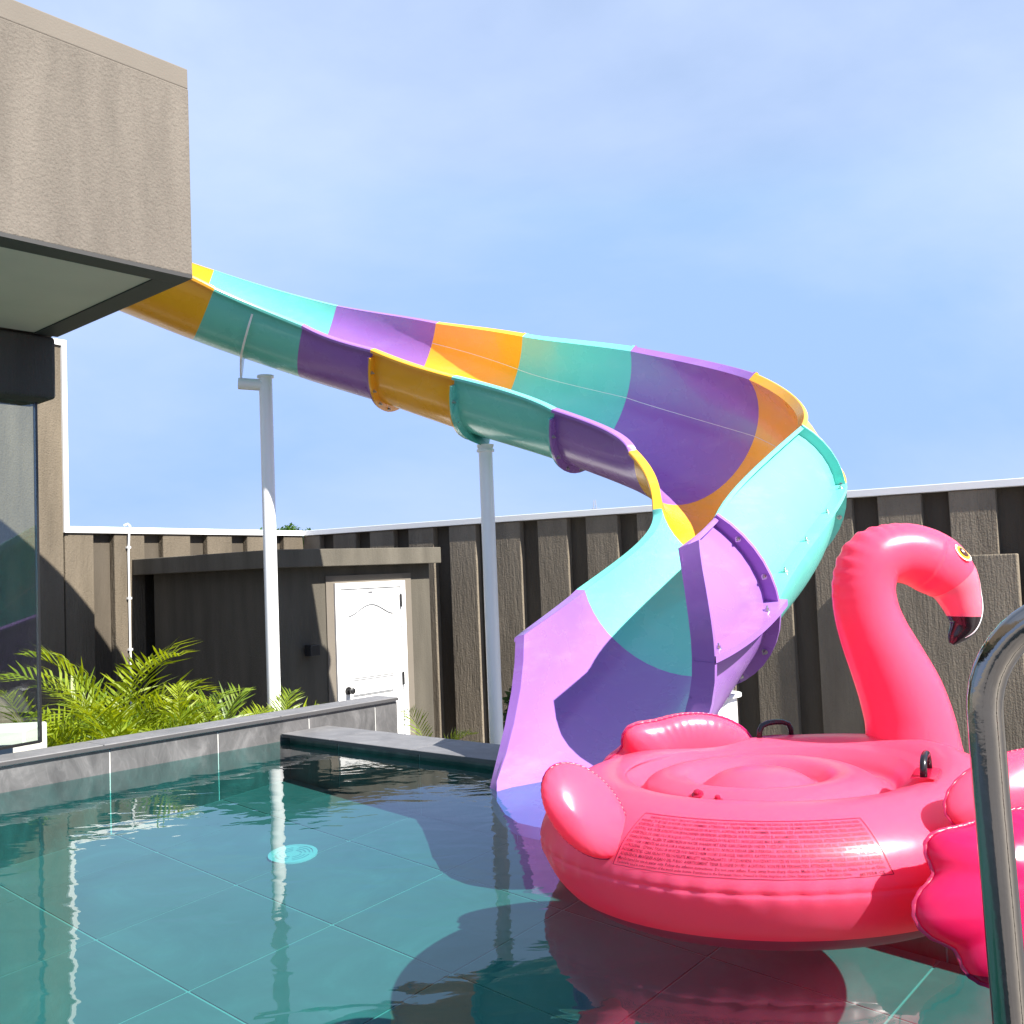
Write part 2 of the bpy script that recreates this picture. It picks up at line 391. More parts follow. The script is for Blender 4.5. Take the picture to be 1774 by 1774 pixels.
MAT = dict(
    plaster=plaster('beige_plaster', (0.150, 0.130, 0.106)),
    band=plain('smooth_render', (0.155, 0.135, 0.110), 0.9, bump=0.001, bscale=120, vary=0.08),
    fence=plaster('fence_plaster', (0.135, 0.110, 0.078), dist=0.006, fine=42),
    fence_r=plaster('fence_plaster_coarse', (0.20, 0.166, 0.122), dist=0.0085, fine=44, stretch=0.13),
    fence_d=plaster('shaded_recess_plaster', (0.085, 0.070, 0.052), dist=0.003, fine=45),  # darker than the boards: shade in the recesses is put into this colour
    shed=plaster('shed_plaster', (0.105, 0.094, 0.074), dist=0.003, fine=50),
    darkbeam=plaster('dark_plaster', (0.075, 0.072, 0.066), dist=0.003, fine=70, stretch=0.1),
    white=plain('white_paint', (0.80, 0.80, 0.79), 0.4, vary=0.04, scale=3),
    whitepost=plain('white_post_paint', (0.86, 0.86, 0.86), 0.3, vary=0.05, scale=2),
    door=plain('white_door', (0.86, 0.86, 0.85), 0.35, vary=0.02),
    seam=plain('door_seam', (0.13, 0.135, 0.145), 0.5),
    black=plain('black_metal', (0.015, 0.015, 0.016), 0.35),
    soffit=plain('soffit_panel', (0.60, 0.53, 0.43), 0.7, vary=0.12, scale=3.2, bump=0.002, bscale=8),
    soffit_frame=plain('soffit_frame', (0.035, 0.034, 0.032), 0.6),
    stone=stone('grey_stone_tile', (0.062, 0.061, 0.062), (0.185, 0.18, 0.18), 0.42),
    coping=stone('grey_stone_coping', (0.125, 0.124, 0.128), (0.225, 0.222, 0.226), 0.5, scale=2.0),
    lip=plain('dark_stone_edge', (0.06, 0.058, 0.06), 0.5),
    floor_grout=plain('floor_grout', (0.36, 0.36, 0.35), 0.8, vary=0.1),
    grout=plain('white_grout', (0.62, 0.62, 0.60), 0.8, vary=0.05),
    floor=stone('pool_floor_tile', (0.13, 0.13, 0.13), (0.20, 0.198, 0.195), 0.5, scale=1.1, vein=0.0),
    ground=plain('concrete_paving', (0.22, 0.21, 0.195), 0.9, vary=0.2, scale=1.5, bump=0.003, bscale=30),
    soil=plain('soil', (0.07, 0.05, 0.035), 0.95, vary=0.4, scale=12, bump=0.02, bscale=25),
    steel=plain('polished_steel', (0.30, 0.27, 0.235), 0.10, metal=1.0, vary=0.08, scale=12, bump=0.0004, bscale=60),
    bolt=plain('steel_bolt', (0.5, 0.5, 0.5), 0.3, metal=1.0),
    teal=gel('teal_gelcoat', (0.15, 0.57, 0.50)),
    purple=gel('purple_gelcoat', (0.285, 0.13, 0.44)),
    orange=gel('orange_gelcoat', (0.90, 0.42, 0.022)),
    vinyl=vinyl('pink_vinyl', (0.92, 0.105, 0.215), (1.0, 0.0, 0.06), 0.34),
    vinyl_hot=vinyl('hot_pink_vinyl', (0.70, 0.012, 0.11), (1.0, 0.0, 0.07), 0.3, rough=0.16),
    vinyl_seam=vinyl('seam_vinyl', (0.50, 0.02, 0.07), (0.8, 0.0, 0.04), 0.2),
    vinyl_pale=vinyl('pale_pink_vinyl', (0.90, 0.19, 0.27), (1.0, 0.1, 0.12), 0.2),
    beak=plain('black_vinyl', (0.012, 0.006, 0.008), 0.18),
    ink=plain('dark_red_ink', (0.13, 0.0, 0.02), 0.5),
    eye_white=plain('eye_white', (0.95, 0.72, 0.62), 0.3),
    eye_yellow=plain('eye_yellow', (0.85, 0.42, 0.02), 0.3),
    eye_brown=plain('eye_brown', (0.06, 0.022, 0.008), 0.2),
    eye_glint=plain('eye_glint', (0.92, 0.92, 0.92), 0.3),
    handle=plain('black_plastic', (0.012, 0.010, 0.012), 0.25),
    valve=vinyl('valve_vinyl', (0.45, 0.01, 0.05), (0.6, 0, 0.03), 0.2, rough=0.15),
    acwhite=plain('cream_metal', (0.72, 0.71, 0.64), 0.4),
    acgrill=plain('dark_grill', (0.02, 0.035, 0.06), 0.4),
    leaf=leaf_mat('palm_leaf', (0.03, 0.10, 0.008), (0.30, 0.36, 0.008), (0.48, 0.54, 0.008)),
    stem=plain('palm_stem', (0.10, 0.13, 0.03), 0.6, vary=0.3),
    bush=leaf_mat('dark_bush_leaf', (0.012, 0.035, 0.010), (0.03, 0.07, 0.02), (0.04, 0.08, 0.01)),
    farleaf=leaf_mat('far_tree_leaf', (0.05, 0.12, 0.02), (0.09, 0.18, 0.03), (0.1, 0.2, 0.02)),
    bark=plain('bark', (0.08, 0.06, 0.04), 0.9),
    pylon=plain('galvanised_steel', (0.32, 0.34, 0.37), 0.5),
    drain=plain('drain_plastic', (0.50, 0.51, 0.51), 0.4),
    drainhole=plain('drain_slots', (0.22, 0.30, 0.32), 0.6),
    water=pane_mat('pool_water', (0.30, 0.77, 0.75), 1.75, 0.0015, 5.0),
    glass=pane_mat('window_glass', (0.86, 0.93, 0.91), 1.8),
)

# ------------------------------------------------------------------ ground, pool shell, water
GZ = -1.25
mesh_obj('ground', [(-900, -900, GZ), (900, -900, GZ), (900, 1500, GZ), (-900, 1500, GZ)], [(0, 1, 2, 3)], MAT['ground'])['kind'] = 'structure'
PB, PA = 4.62, -5.4                                      # pool extends to b = PB and a = PA
def floor_z(p): return -0.235 - 0.1 * (5.5 - p.y)
# grout bed of the floor
bed = mesh_obj('pool_floor', [AB(a, b, floor_z(AB(a, b)) - 0.004) for a, b in ((0.0, -0.05), (0.0, PB + 0.05), (PA, PB + 0.05), (PA, -0.05))], [(0, 1, 2, 3)], MAT['floor_grout'])
bed['kind'] = 'structure'
tile_me = None
T, g = 0.6, 0.005
bl = [-0.05 - 0.17] + [0.40 + 0.62 * k for k in range(8)]
bl = [0.0] + [0.40 + 0.62 * k for k in range(7)] + [PB]
al = [0.0] + [-0.43 - 0.6 * k for k in range(9)]
al = [a for a in al if a > PA] + [PA]
meshes = {}
for i in range(len(al) - 1):
    for j in range(len(bl) - 1):
        da, db = al[i] - al[i + 1], bl[j + 1] - bl[j]
        o = AB(al[i + 1], bl[j]); o.z = floor_z(o)
        key = (round(da, 3), round(db, 3))
        if key not in meshes:
            vv = []
            for a, b in ((g, g), (da - g, g), (da - g, db - g), (g, db - g)):
                p = A * a + B * b
                vv.append(p + Z * (0.1 * p.y))
            vv = vv + [v - Z * 0.003 for v in vv]
            me = bpy.data.meshes.new('floor_tile')
            me.from_pydata([tuple(v) for v in vv], [], [(3, 2, 1, 0), (0, 1, 5, 4), (1, 2, 6, 5), (2, 3, 7, 6), (3, 0, 4, 7)])
            bm = bmesh.new(); bm.from_mesh(me); bmesh.ops.recalc_face_normals(bm, faces=bm.faces)
            for f_ in bm.faces:
                if f_.normal.z < -0.5: f_.normal_flip()
            bm.to_mesh(me); bm.free()
            me.materials.append(MAT['floor']); meshes[key] = me
        t = bpy.data.objects.new('floor_tile', meshes[key]); t.location = o; COL.objects.link(t); t.parent = bed

def tiled_wall(name, label, start, along, normal, joints, z0, z1, mat, thick=0.2, group=None):
    """wall with a grout core and one row of facing tiles; along from joints[0] to joints[-1]"""
    root = empty(name, start + Z * GZ, label, 'wall', group)
    L0, L1 = joints[0], joints[-1]
    box('core', start + along * L0 + Z * GZ, along * (L1 - L0), -normal * thick, Z * (z1 - GZ - 0.004), MAT['grout'], root)
    for i in range(len(joints) - 1):
        a0, a1 = joints[i] + 0.0035, joints[i + 1] - 0.0035
        ob = box('tile', start + along * a0 + normal * 0.0 + Z * z0, along * (a1 - a0), normal * 0.0035, Z * (z1 - z0), mat, root, origin=start + along * a0 + Z * z0)
    return root
# side wall of the pool that carries the planter kerb: faces +B, runs along A
wj = [PA] + [-0.437 - 0.595 * k for k in range(8, -1, -1)] + [0.155, 0.65, 0.82]
wj = sorted([j for j in wj if j >= PA])
wall_side = tiled_wall('pool_wall', 'grey stone tiled pool wall with raised kerb beside the palms', AB(0, -0.012), A, B, wj, -0.9, 0.112, MAT['stone'], thick=0.16)
cj = [PA, -4.3, -3.1, -2.0, -1.07, -0.05, 0.822]
for i in range(len(cj) - 1):
    a0, a1 = cj[i] + 0.002, cj[i + 1] - 0.002
    box('coping_slab', AB(a0, -0.185, 0.118), A * (a1 - a0), B * 0.195, Z * 0.022, MAT['coping'], wall_side, bev=0.003, origin=AB(a0, -0.1, 0.118))
box('grout_line', AB(PA, -0.010, 0.1125), A * (0.82 - PA), B * 0.0022, Z * 0.0055, MAT['grout'], wall_side)
box('coping_edge', AB(PA, 0.0105, 0.119), A * (0.8225 - PA), B * 0.0015, Z * 0.016, MAT['lip'], wall_side)
box('end_tile', AB(0.8215, -0.172, GZ), B * 0.16, A * 0.008, Z * (0.110 - GZ), MAT['stone'], wall_side)
box('outer_face', AB(PA, -0.174, GZ), A * (0.82 - PA), B * 0.003, Z * (0.10 - GZ), MAT['stone'], wall_side)
# ledge wall on the far side: faces -A
lj = [0.0, 0.42, 1.04, 1.66, 2.28, 2.9, 3.52, 4.14, PB]
ledge = tiled_wall('pool_ledge', 'low flat grey stone ledge along the far rim of the pool', AB(0.012, 0.0), B, -A, lj, -0.9, 0.018, MAT['stone'], thick=0.24)
for i in range(len(lj) - 1):
    b0, b1 = lj[i] + 0.0015, lj[i + 1] - 0.0015
    if i == 0: b0 = 0.0
    if 1.6 < lj[i] < 2.8: continue                         # the slide outlet passes here
    box('ledge_slab', AB(-0.045, b0, 0.022), A * 0.32, B * (b1 - b0), Z * 0.020, MAT['coping'], ledge, bev=0.002, origin=AB(0, b0, 0.022))
box('ledge_edge', AB(-0.0465, 0.012, 0.0225), A * 0.0014, B * 1.645, Z * 0.017, MAT['lip'], ledge)
box('ledge_edge', AB(-0.0465, 2.902, 0.0225), A * 0.0014, B * (PB - 2.91), Z * 0.017, MAT['lip'], ledge)
box('ledge_outer_face', AB(0.255, 0.0, GZ), A * 0.004, B * PB, Z * (0.018 - GZ), MAT['stone'], ledge)
# right and near walls are below and behind the camera, deck on top
wr = tiled_wall('pool_wall', 'grey stone tiled pool wall under the deck by the grab rail', AB(0, PB + 0.012), A, -B, [PA, -4.2, -3.0, -1.8, -0.6, 0.0], -0.9, 0.0, MAT['stone'])
wnr = tiled_wall('pool_wall', 'short grey stone tiled pool wall opposite the far ledge', AB(PA - 0.012, 0), B, A, [0.0, 1.15, 2.3, 3.45, PB], -0.9, 0.0, MAT['stone'])
dk = MB()
dk.box(AB(PA - 3.0, PB - 0.02, GZ), A * (3.3 - PA), B * 4.0, Z * (0.05 - GZ))
dk.box(AB(PA - 3.0, -0.2, GZ), A * 2.985, B * (PB + 0.175), Z * (0.046 - GZ))
dk.build('pool_deck', MAT['coping'])['kind'] = 'structure'
water = mesh_obj('water', [AB(-0.001, -0.003), AB(-0.001, PB), AB(PA, PB), AB(PA, -0.003)], [(0, 1, 2, 3)], MAT['water'])
water['kind'] = 'structure'
# drain cover
def floor_at(a, b, h=0.0):
    p = AB(a, b); p.z = floor_z(p) + h; return p
dr = empty('pool_drain', floor_at(-0.69, 0.95), 'round white slotted drain cover on the pool floor', 'drain')
nrm = V(0, -0.1, 1).normalized()
dx, dy, _ = disc_frame(nrm)
def disc_ring(name, c, r0, r1, h, mat, parent, a0=0.0, a1=2 * pi, n=40):
    m = MB(); rows = []
    full = abs(a1 - a0 - 2 * pi) < 1e-6
    for k in range(n if full else n + 1):
        t = a0 + (a1 - a0) * k / n
        d = dx * cos(t) + dy * sin(t)
        rows.append([c + d * r0, c + d * r0 + nrm * h, c + d * r1 + nrm * h * 0.9, c + d * r1])
    if full: rows.append(rows[0])
    m.grid(rows)
    return m.build(name, mat, parent, smooth=30)
dc = floor_at(-0.69, 0.95, 0.0005)
disc_ring('base_plate', dc, 0.001, 0.104, 0.006, MAT['drain'], dr)
for r_ in (0.034, 0.052, 0.070):
    for q in range(4):
        disc_ring('slot', dc + nrm * 0.0055, r_, r_ + 0.007, 0.0012, MAT['drainhole'], dr, q * pi / 2 + 0.16, (q + 1) * pi / 2 - 0.16, 10)
disc_ring('rim', dc, 0.088, 0.108, 0.009, MAT['drain'], dr)
bedm = box('planting_bed', AB(-4.0, -3.2, GZ + 0.002), A * 5.0, B * 3.02, Z * 0.75, MAT['soil'])
bedm['kind'] = 'structure'

# ------------------------------------------------------------------ fences
def fence(name, label, p0, p1, n, recesses, mat_b, mat_r, depth, ztop, reveal=0.0, step=None):
    p0, p1 = Vector(p0), Vector(p1)
    d = (p1 - p0); L = d.length; d.normalize()
    root = empty(name, V(p0.x, p0.y, GZ), label, 'fence')
    o = V(p0.x, p0.y, GZ)
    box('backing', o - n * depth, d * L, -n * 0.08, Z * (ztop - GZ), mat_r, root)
    pos = 0.0
    for r0, r1 in recesses + [(L, L)]:
        if r0 - pos > 0.03:
            b_ = box('board', o + d * pos, d * (r0 - pos), -n * (depth + 0.002), Z * (ztop - GZ - 0.003), mat_b, root, origin=o + d * pos)
            bevel(b_, 0.008, 2)
        pos = r1
    box('cap', o + n * 0.022 + Z * (ztop - GZ) - d * 0.0, d * L, -n * (depth + 0.13), Z * 0.062, MAT['white'], root, bev=0.004)
    return root
LF0, LF1 = V(-4.144, 9.464, 0), V(-2.538, 12.391, 0)
RF1 = V(4.077, 8.112, 0)
ld = (LF1 - LF0).normalized(); ln = V(ld.y, -ld.x, 0)
rd = (RF1 - LF1).normalized(); rn = V(rd.y, -rd.x, 0)
LLEN = (LF1 - LF0).length
FTOP = 1.395
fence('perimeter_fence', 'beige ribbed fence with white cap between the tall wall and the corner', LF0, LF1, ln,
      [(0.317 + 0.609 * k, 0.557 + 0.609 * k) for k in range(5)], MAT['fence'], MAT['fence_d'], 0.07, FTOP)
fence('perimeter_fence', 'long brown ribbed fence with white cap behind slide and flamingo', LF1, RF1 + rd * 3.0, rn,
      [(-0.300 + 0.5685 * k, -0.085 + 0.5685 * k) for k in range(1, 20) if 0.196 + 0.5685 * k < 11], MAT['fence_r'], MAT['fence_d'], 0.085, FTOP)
# taller wall at the left end of the fence
tw = empty('tall_wall', V(LF0.x, LF0.y, GZ), 'tall beige wall with white edge trim at the end of the fence', 'wall')
o = LF0 - ld * 2.6 + Z * GZ
box('wall_panel', o + ln * 0.004, ld * 2.58, -ln * 0.14, Z * (3.14 - GZ), MAT['fence'], tw)
box('edge_trim', LF0 - ld * 0.02 + Z * FTOP + ln * 0.03, ld * 0.05, -ln * 0.20, Z * (3.20 - FTOP), MAT['white'], tw, bev=0.004)
box('top_trim', o + ln * 0.026 + Z * (3.142 - GZ), ld * 2.58, -ln * 0.19, Z * 0.055, MAT['white'], tw, bev=0.004)
# conduit on the fence
cp = LF0 + ld * 0.71 + ln * 0.015
cm = MB(); cm.tube([cp + Z * GZ, cp + Z * 1.2, cp + Z * 1.40 + ln * 0.015, cp + Z * 1.47 + ln * 0.03, cp + Z * 1.49 + ln * 0.0, cp + Z * 1.48 - ln * 0.05], 0.011, 8)
cr_ = empty('conduit', V(cp.x, cp.y, GZ), 'thin white conduit running up the beige ribbed fence', 'pipe')
cm.build('pipe', MAT['white'], cr_, 60)
for z_ in (1.25, 0.75, 0.25, -0.3):
    box('clip', cp + Z * z_ - ld * 0.022 - ln * 0.013, ld * 0.044, ln * 0.026, Z * 0.02, MAT['white'], cr_)
# raised panel on the right fence and the wall knob
def rf(t, out=0.0, z=0.0): return LF1 + rd * t + rn * out + Z * z
pn = empty('fence_panel', rf(7.4, 0.0, GZ), 'raised combed plaster panel standing against the fence behind the flamingo head', 'panel')
bevel(box('slab', rf(6.62, -0.002, GZ), rd * 1.18, rn * 0.10, Z * (0.86 - GZ), MAT['fence_r'], pn), 0.01)
kn = pn
km = MB(); kx, ky, kz = disc_frame(rn)
c0 = rf(7.20, 0.098, -0.29)
km.tube([c0, c0 + rn * 0.006], 0.028, 16); km.tube([c0 + rn * 0.005, c0 + rn * 0.05, c0 + rn * 0.07 - Z * 0.02], [0.012, 0.012, 0.016], 12)
km.build('knob', MAT['steel'], kn, 40)

# ------------------------------------------------------------------ shed
SC = V(-2.014, 8.602, 0)                                 # outer roof corner
sh = empty('shed', V(SC.x, SC.y, GZ), 'flat roofed plaster shed with white door against the fence', 'shed')
RT, RB = 1.14, 0.985
ov = 0.16
box('roof', SC + Z * RB, A * 1.98, -B * 2.47, Z * (RT - RB), MAT['shed'], sh, bev=0.006)
w0 = SC + A * ov - B * ov + Z * GZ
box('wall', w0, A * (1.80), -B * (2.05), Z * (RB - GZ + 0.002), MAT['shed'], sh)
FP = SC - B * ov                                          # door face plane point
def df(a, out=0.0, z=0.0): return FP + A * a + B * out + Z * z
D0, D1, DT = 0.745, 1.60, 0.83                            # door frame extents along A, top
surr = MB()
surr.box(df(D0 - 0.085, -0.002, GZ), A * 0.085, B * 0.014, Z * (DT + 0.07 - GZ))
surr.box(df(D1, -0.002, GZ), A * 0.10, B * 0.014, Z * (DT + 0.07 - GZ))
surr.box(df(D0 + 0.0005, -0.002, DT + 0.001), A * (D1 - D0 - 0.001), B * 0.0135, Z * 0.068)
surr.build('door_surround', MAT['band'], sh)
fr = MB()
fr.box(df(D0, 0.0, GZ), A * 0.055, B * 0.035, Z * (DT - GZ))
fr.box(df(D1 - 0.055, 0.0, GZ), A * 0.055, B * 0.035, Z * (DT - GZ))
fr.box(df(D0 + 0.055, 0.0, DT - 0.055), A * (D1 - D0 - 0.11), B * 0.0345, Z * 0.055)
fr.build('door_frame', MAT['door'], sh)
dd = box('door', df(D0 + 0.060, 0.0, GZ + 0.01), A * (D1 - D0 - 0.120), B * 0.022, Z * (DT - 0.062 - GZ - 0.01), MAT['door'], sh, bev=0.002)
dgap = MB()
dgap.box(df(D0 + 0.0545, 0.0, GZ + 0.02), A * 0.006, B * 0.019, Z * (DT - 0.08 - GZ)); dgap.box(df(D1 - 0.0605, 0.0, GZ + 0.02), A * 0.006, B * 0.019, Z * (DT - 0.08 - GZ)); dgap.box(df(D0 + 0.06, 0.0, DT - 0.0625), A * (D1 - D0 - 0.12), B * 0.019, Z * 0.008)
dgap.build('gap', MAT['seam'], dd)
# arched moulding and lower panels
pa0, pa1, pz0, pz1 = D0 + 0.16, D1 - 0.16, -0.03, 0.525
arc = []
for k in range(25):
    t = k / 24; a_ = pa0 + (pa1 - pa0) * t
    arc.append(df(a_, 0.0235, pz1 + 0.095 * sin(pi * t) ** 1.7))
mo = MB(); mo.tube(arc, 0.0065, 6)
mo.build('arched_moulding', MAT['seam'], dd, 60)
for zz in ((-0.045, -0.062), (-0.195, -0.207), (-1.0, -1.012)):
    for z_ in zz:
        m_ = MB(); m_.tube([df(pa0 + 0.02, 0.0225, z_), df(pa1 - 0.02, 0.0225, z_)], 0.0045, 6); m_.build('panel_moulding', MAT['seam'], dd, 60)
for a_ in (pa0, pa1):
    m_ = MB(); m_.tube([df(a_, 0.0225, -0.03), df(a_, 0.0225, pz1)], 0.0022, 6); m_.build('panel_moulding', MAT['acwhite'], dd, 60)
box('number_plate', df((D0 + D1) / 2 - 0.03, 0.022, 0.725), A * 0.055, B * 0.003, Z * 0.018, MAT['seam'], dd)
kb = df(D0 + 0.125, 0.022, -0.145)
km = MB(); km.tube([kb, kb + B * 0.012], 0.036, 20); km.tube([kb + B * 0.01, kb + B * 0.035, kb + B * 0.05, kb + B * 0.07, kb + B * 0.078], [0.012, 0.012, 0.027, 0.029, 0.016], 16)
km.build('handle', MAT['black'], dd, 40)
for z_ in (0.58, -0.16, -0.95):
    m_ = MB(); m_.tube([df(D1 - 0.058, 0.036, z_), df(D1 - 0.058, 0.036, z_ + 0.12)], 0.010, 10); m_.build('hinge', MAT['black'], dd, 40)
wl_ = empty('wall_lamp', df(0.44, 0, 0.22), 'small black box lamp on the shed wall', 'lamp')
box('housing', df(0.39, 0.03, 0.21), A * 0.10, B * 0.09, Z * 0.095, MAT['black'], wl_, bev=0.004)
box('bracket', df(0.415, -0.001, 0.235), A * 0.05, B * 0.032, Z * 0.045, MAT['black'], wl_)

# ------------------------------------------------------------------ building overhang, beam, glass
C1, C2 = V(-1.269, 4.137, 0), V(-2.222, 5.03, 0)
bb = (C1 - C2); W_OV = bb.length; bb.normalize()          # towards the pool
ba = V(cos(radians(50.9)), sin(radians(50.9)), 0)                                    # along the facade, away from camera
ZB, ZT = 2.15, 3.02
bd = empty('building', V(C2.x, C2.y, GZ), 'beige plaster building with a boxy overhang above the pool', 'building')
box('overhang', C2 - ba * 6.0 + Z * ZB - bb * 1.2, ba * 6.0, bb * (W_OV + 1.2), Z * (ZT - 0.085 - ZB), MAT['plaster'], bd, bev=0.006)
box('parapet_band', C2 - ba * 6.0 + Z * (ZT - 0.087) - bb * 1.2, ba * 5.998, bb * (W_OV + 1.1995), Z * 0.087, MAT['band'], bd, bev=0.005)
fw = 0.115
sf = MB()
for (o_, e1, e2) in ((C1 - ba * 6.0 - bb * fw, ba * 6.0, bb * fw), (C2 - ba * fw, ba * fw, bb * (W_OV - fw - 0.001))):
    sf.box(o_ + Z * (ZB - 0.012) + bb * -0.001 - ba * 0.001, e1, e2, Z * 0.016)
sf.build('soffit_border', MAT['soffit_frame'], bd)
box('soffit_panel', C2 - ba * 6.0 + Z * (ZB - 0.006), ba * (6.0 - fw - 0.002), bb * (W_OV - fw - 0.002), Z * 0.01, MAT['soffit'], bd)
bevel(box('beam', C2 - ba * 6.0 + Z * 1.825 + bb * 0.002, ba * 5.99, -bb * 0.30, Z * (ZB - 1.825 - 0.013), MAT['darkbeam'], bd), 0.02, 3)
gp = C2 - bb * 0.14
gl_end = 0.06
gw = empty('glass_wall', gp - ba * 2.0 + Z * 0.14, 'frameless glass wall standing on the stone kerb under the beam', 'glass wall')
ga = (ba * cos(radians(7)) - bb * sin(radians(7)))          # panes turned slightly off the facade so that they reflect the slide
gn = (bb * cos(radians(7)) + ba * sin(radians(7)))
for k in range(3):
    hinge = gp - ba * (gl_end + 0.9 * k)
    box('glass_pane', hinge + Z * 0.142, -ga * 0.895, -gn * 0.012, Z * (1.824 - 0.142), MAT['glass'], gw)
    box('edge_profile', hinge + Z * 0.1405 + ga * 0.0005, ga * 0.012, -gn * 0.022, Z * (1.826 - 0.1405), MAT['black'], gw)
    box('bottom_channel', hinge + Z * 0.139 + gn * 0.006, -ga * 0.893, -gn * 0.024, Z * 0.012, MAT['black'], gw)
# room behind the glass
box('mullion', gp - ba * 0.60 - bb * 0.10 + Z * 0.02, ba * 0.05, bb * 0.05, Z * 1.80, MAT['whitepost'], bd)
# air conditioner
ac0 = V(-2.60, 5.42, -0.44)
acd, acn = V(-0.92, -0.05, 0).normalized(), V(0.05, -0.92, 0).normalized()
ac = empty('air_conditioner', ac0, 'cream air conditioner outdoor unit behind the glass wall', 'air conditioner')
box('case', ac0, acd * 0.80, -acn * 0.30, Z * 0.60, MAT['acwhite'], ac, bev=0.012)
for r_ in range(3):
    for c_ in range(3):
        box('grille_opening', ac0 + acd * (0.06 + 0.17 * c_) + acn * 0.001 + Z * (0.10 + 0.15 * r_), acd * 0.15, acn * 0.004, Z * 0.125, MAT['acgrill'], ac)
box('plinth', ac0 - Z * 0.065 - acn * 0.02 + acd * 0.05, acd * 0.7, -acn * 0.26, Z * 0.066, MAT['ground'], ac)

# ------------------------------------------------------------------ water slide
Q = [[-2.913, 6.914, 3.441, 0.503, -0.102], [-2.118, 7.431, 3.134, 0.456, -0.059], [-1.378, 7.617, 2.863, 0.398, 0.01], [-0.733, 7.501, 2.618, 0.332, 0.154],
     [-0.116, 7.25, 2.346, 0.3, 0.366], [0.596, 6.949, 2.049, 0.284, 0.604], [1.203, 6.46, 1.685, 0.218, 0.774], [1.322, 5.784, 1.246, 0.082, 0.82], [0.752, 5.015, 0.747, -0.061, 0.908]]
SR = 0.48
def cat(P, s):
    Pe = [[2 * a - b for a, b in zip(P[0], P[1])]] + P + [[2 * a - b for a, b in zip(P[-1], P[-2])]]
    k = min(max(int(math.floor(s)), 0), len(P) - 2); t = s - k
    out, der = [], []
    for p0, p1, p2, p3 in zip(*Pe[k:k + 4]):
        out.append(.5 * (2 * p1 + (-p0 + p2) * t + (2 * p0 - 5 * p1 + 4 * p2 - p3) * t * t + (-p0 + 3 * p1 - 3 * p2 + p3) * t ** 3))
        der.append(.5 * ((-p0 + p2) + 2 * (2 * p0 - 5 * p1 + 4 * p2 - p3) * t + 3 * (-p0 + 3 * p1 - 3 * p2 + p3) * t * t))
    return out, der
def sframe(s):
    v, d = cat(Q, s)
    t = V(*d[:3]).normalized()
    u = Z.cross(t).normalized(); w = t.cross(u)
    b = v[3]
    return V(*v[:3]), t, u * cos(b) + w * sin(b), -u * sin(b) + w * cos(b), v[4]
def spt(s, ang, r=SR):
    c, t, u, w, e = sframe(s)
    return c + (u * cos(ang) + w * sin(ang)) * r
NJ = 30
def row(s):
    c, t, u, w, e = sframe(s)
    return [c + (u * cos(a) + w * sin(a)) * SR for a in [pi + (pi + e) * j / NJ for j in range(NJ + 1)]]
def nrow(s):
    c, t, u, w, e = sframe(s)
    return [u * cos(a) + w * sin(a) for a in [pi + (pi + e) * j / NJ for j in range(NJ + 1)]]
def normals(G):
    n, m = len(G), len(G[0]); N = []
    for i in range(n):
        r_ = []
        for j in range(m):
            a = G[min(i + 1, n - 1)][j] - G[max(i - 1, 0)][j]
            b = G[i][min(j + 1, m - 1)] - G[i][max(j - 1, 0)]
            r_.append(b.cross(a).normalized())
        N.append(r_)
    # make them point to the outside (down at the trough bottom)
    if N[n // 2][m // 2].z > 0: N = [[-q for q in r_] for r_ in N]
    return N
SHELL, LIPW, LIPT = 0.014, 0.058, 0.024
slide = empty('water_slide', V(0.2, 4.2, -0.3), 'curved fibreglass water slide in teal, purple and orange sections dropping into the pool', 'water slide')
def shell(name, G, N, mat, lips=True):
    m = MB(); n, c = len(G), len(G[0])
    inn = [p for r_ in G for p in r_]
    out = [p + q * SHELL for r_, s_ in zip(G, N) for p, q in zip(r_, s_)]
    f = []
    nn = n * c
    for i in range(n - 1):
        for j in range(c - 1):
            a, b, d, e = i * c + j, i * c + j + 1, (i + 1) * c + j + 1, (i + 1) * c + j
            f.append((a, b, d, e)); f.append((a + nn, e + nn, d + nn, b + nn))
        for j in (0, c - 1):
            a, e = i * c + j, (i + 1) * c + j
            f.append((a, e, e + nn, a + nn))
    for i in (0, n - 1):
        for j in range(c - 1):
            a, b = i * c + j, i * c + j + 1
            f.append((a, b, b + nn, a + nn))
    m.add(inn + out, f)
    if lips:
        for j, j2 in ((0, 1), (c - 1, c - 2)):
            rows = []
            for i in range(n):
                d = (G[i][j2] - G[i][j]).normalized(); p, q = G[i][j], N[i][j]
                a = p - d * 0.003 - q * 0.001
                rows.append([a, a + q * (LIPW - 0.006), a + q * LIPW + d * 0.006, a + q * LIPW + d * LIPT, a + q * (LIPW - 0.008) + d * LIPT, a + q * (LIPW - 0.012) + d * 0.009, a + q * 0.004 + d * 0.009])
            m.grid(rows, close_j=True)
            m.f.append(tuple(range(len(m.v) - len(rows) * 7, len(m.v) - len(rows) * 7 + 7))); m.f.append(tuple(range(len(m.v) - 7, len(m.v))))
    return m.build(name, mat, slide, smooth=38)
def ring_flange(name, pts, nrms, t, mat, parent, w=0.062, th=0.016):
    rows = []
    for p, q in zip(pts, nrms):
        rows.append([p + q * 0.004, p + q * w, p + q * w + t * th, p + q * 0.004 + t * th])
    m = MB(); m.grid(rows, close_j=True)
    m.f.append((0, 1, 2, 3)); k = len(m.v); m.f.append((k - 4, k - 3, k - 2, k - 1))
    return m.build(name, mat, parent, smooth=35)
bolt_me = None
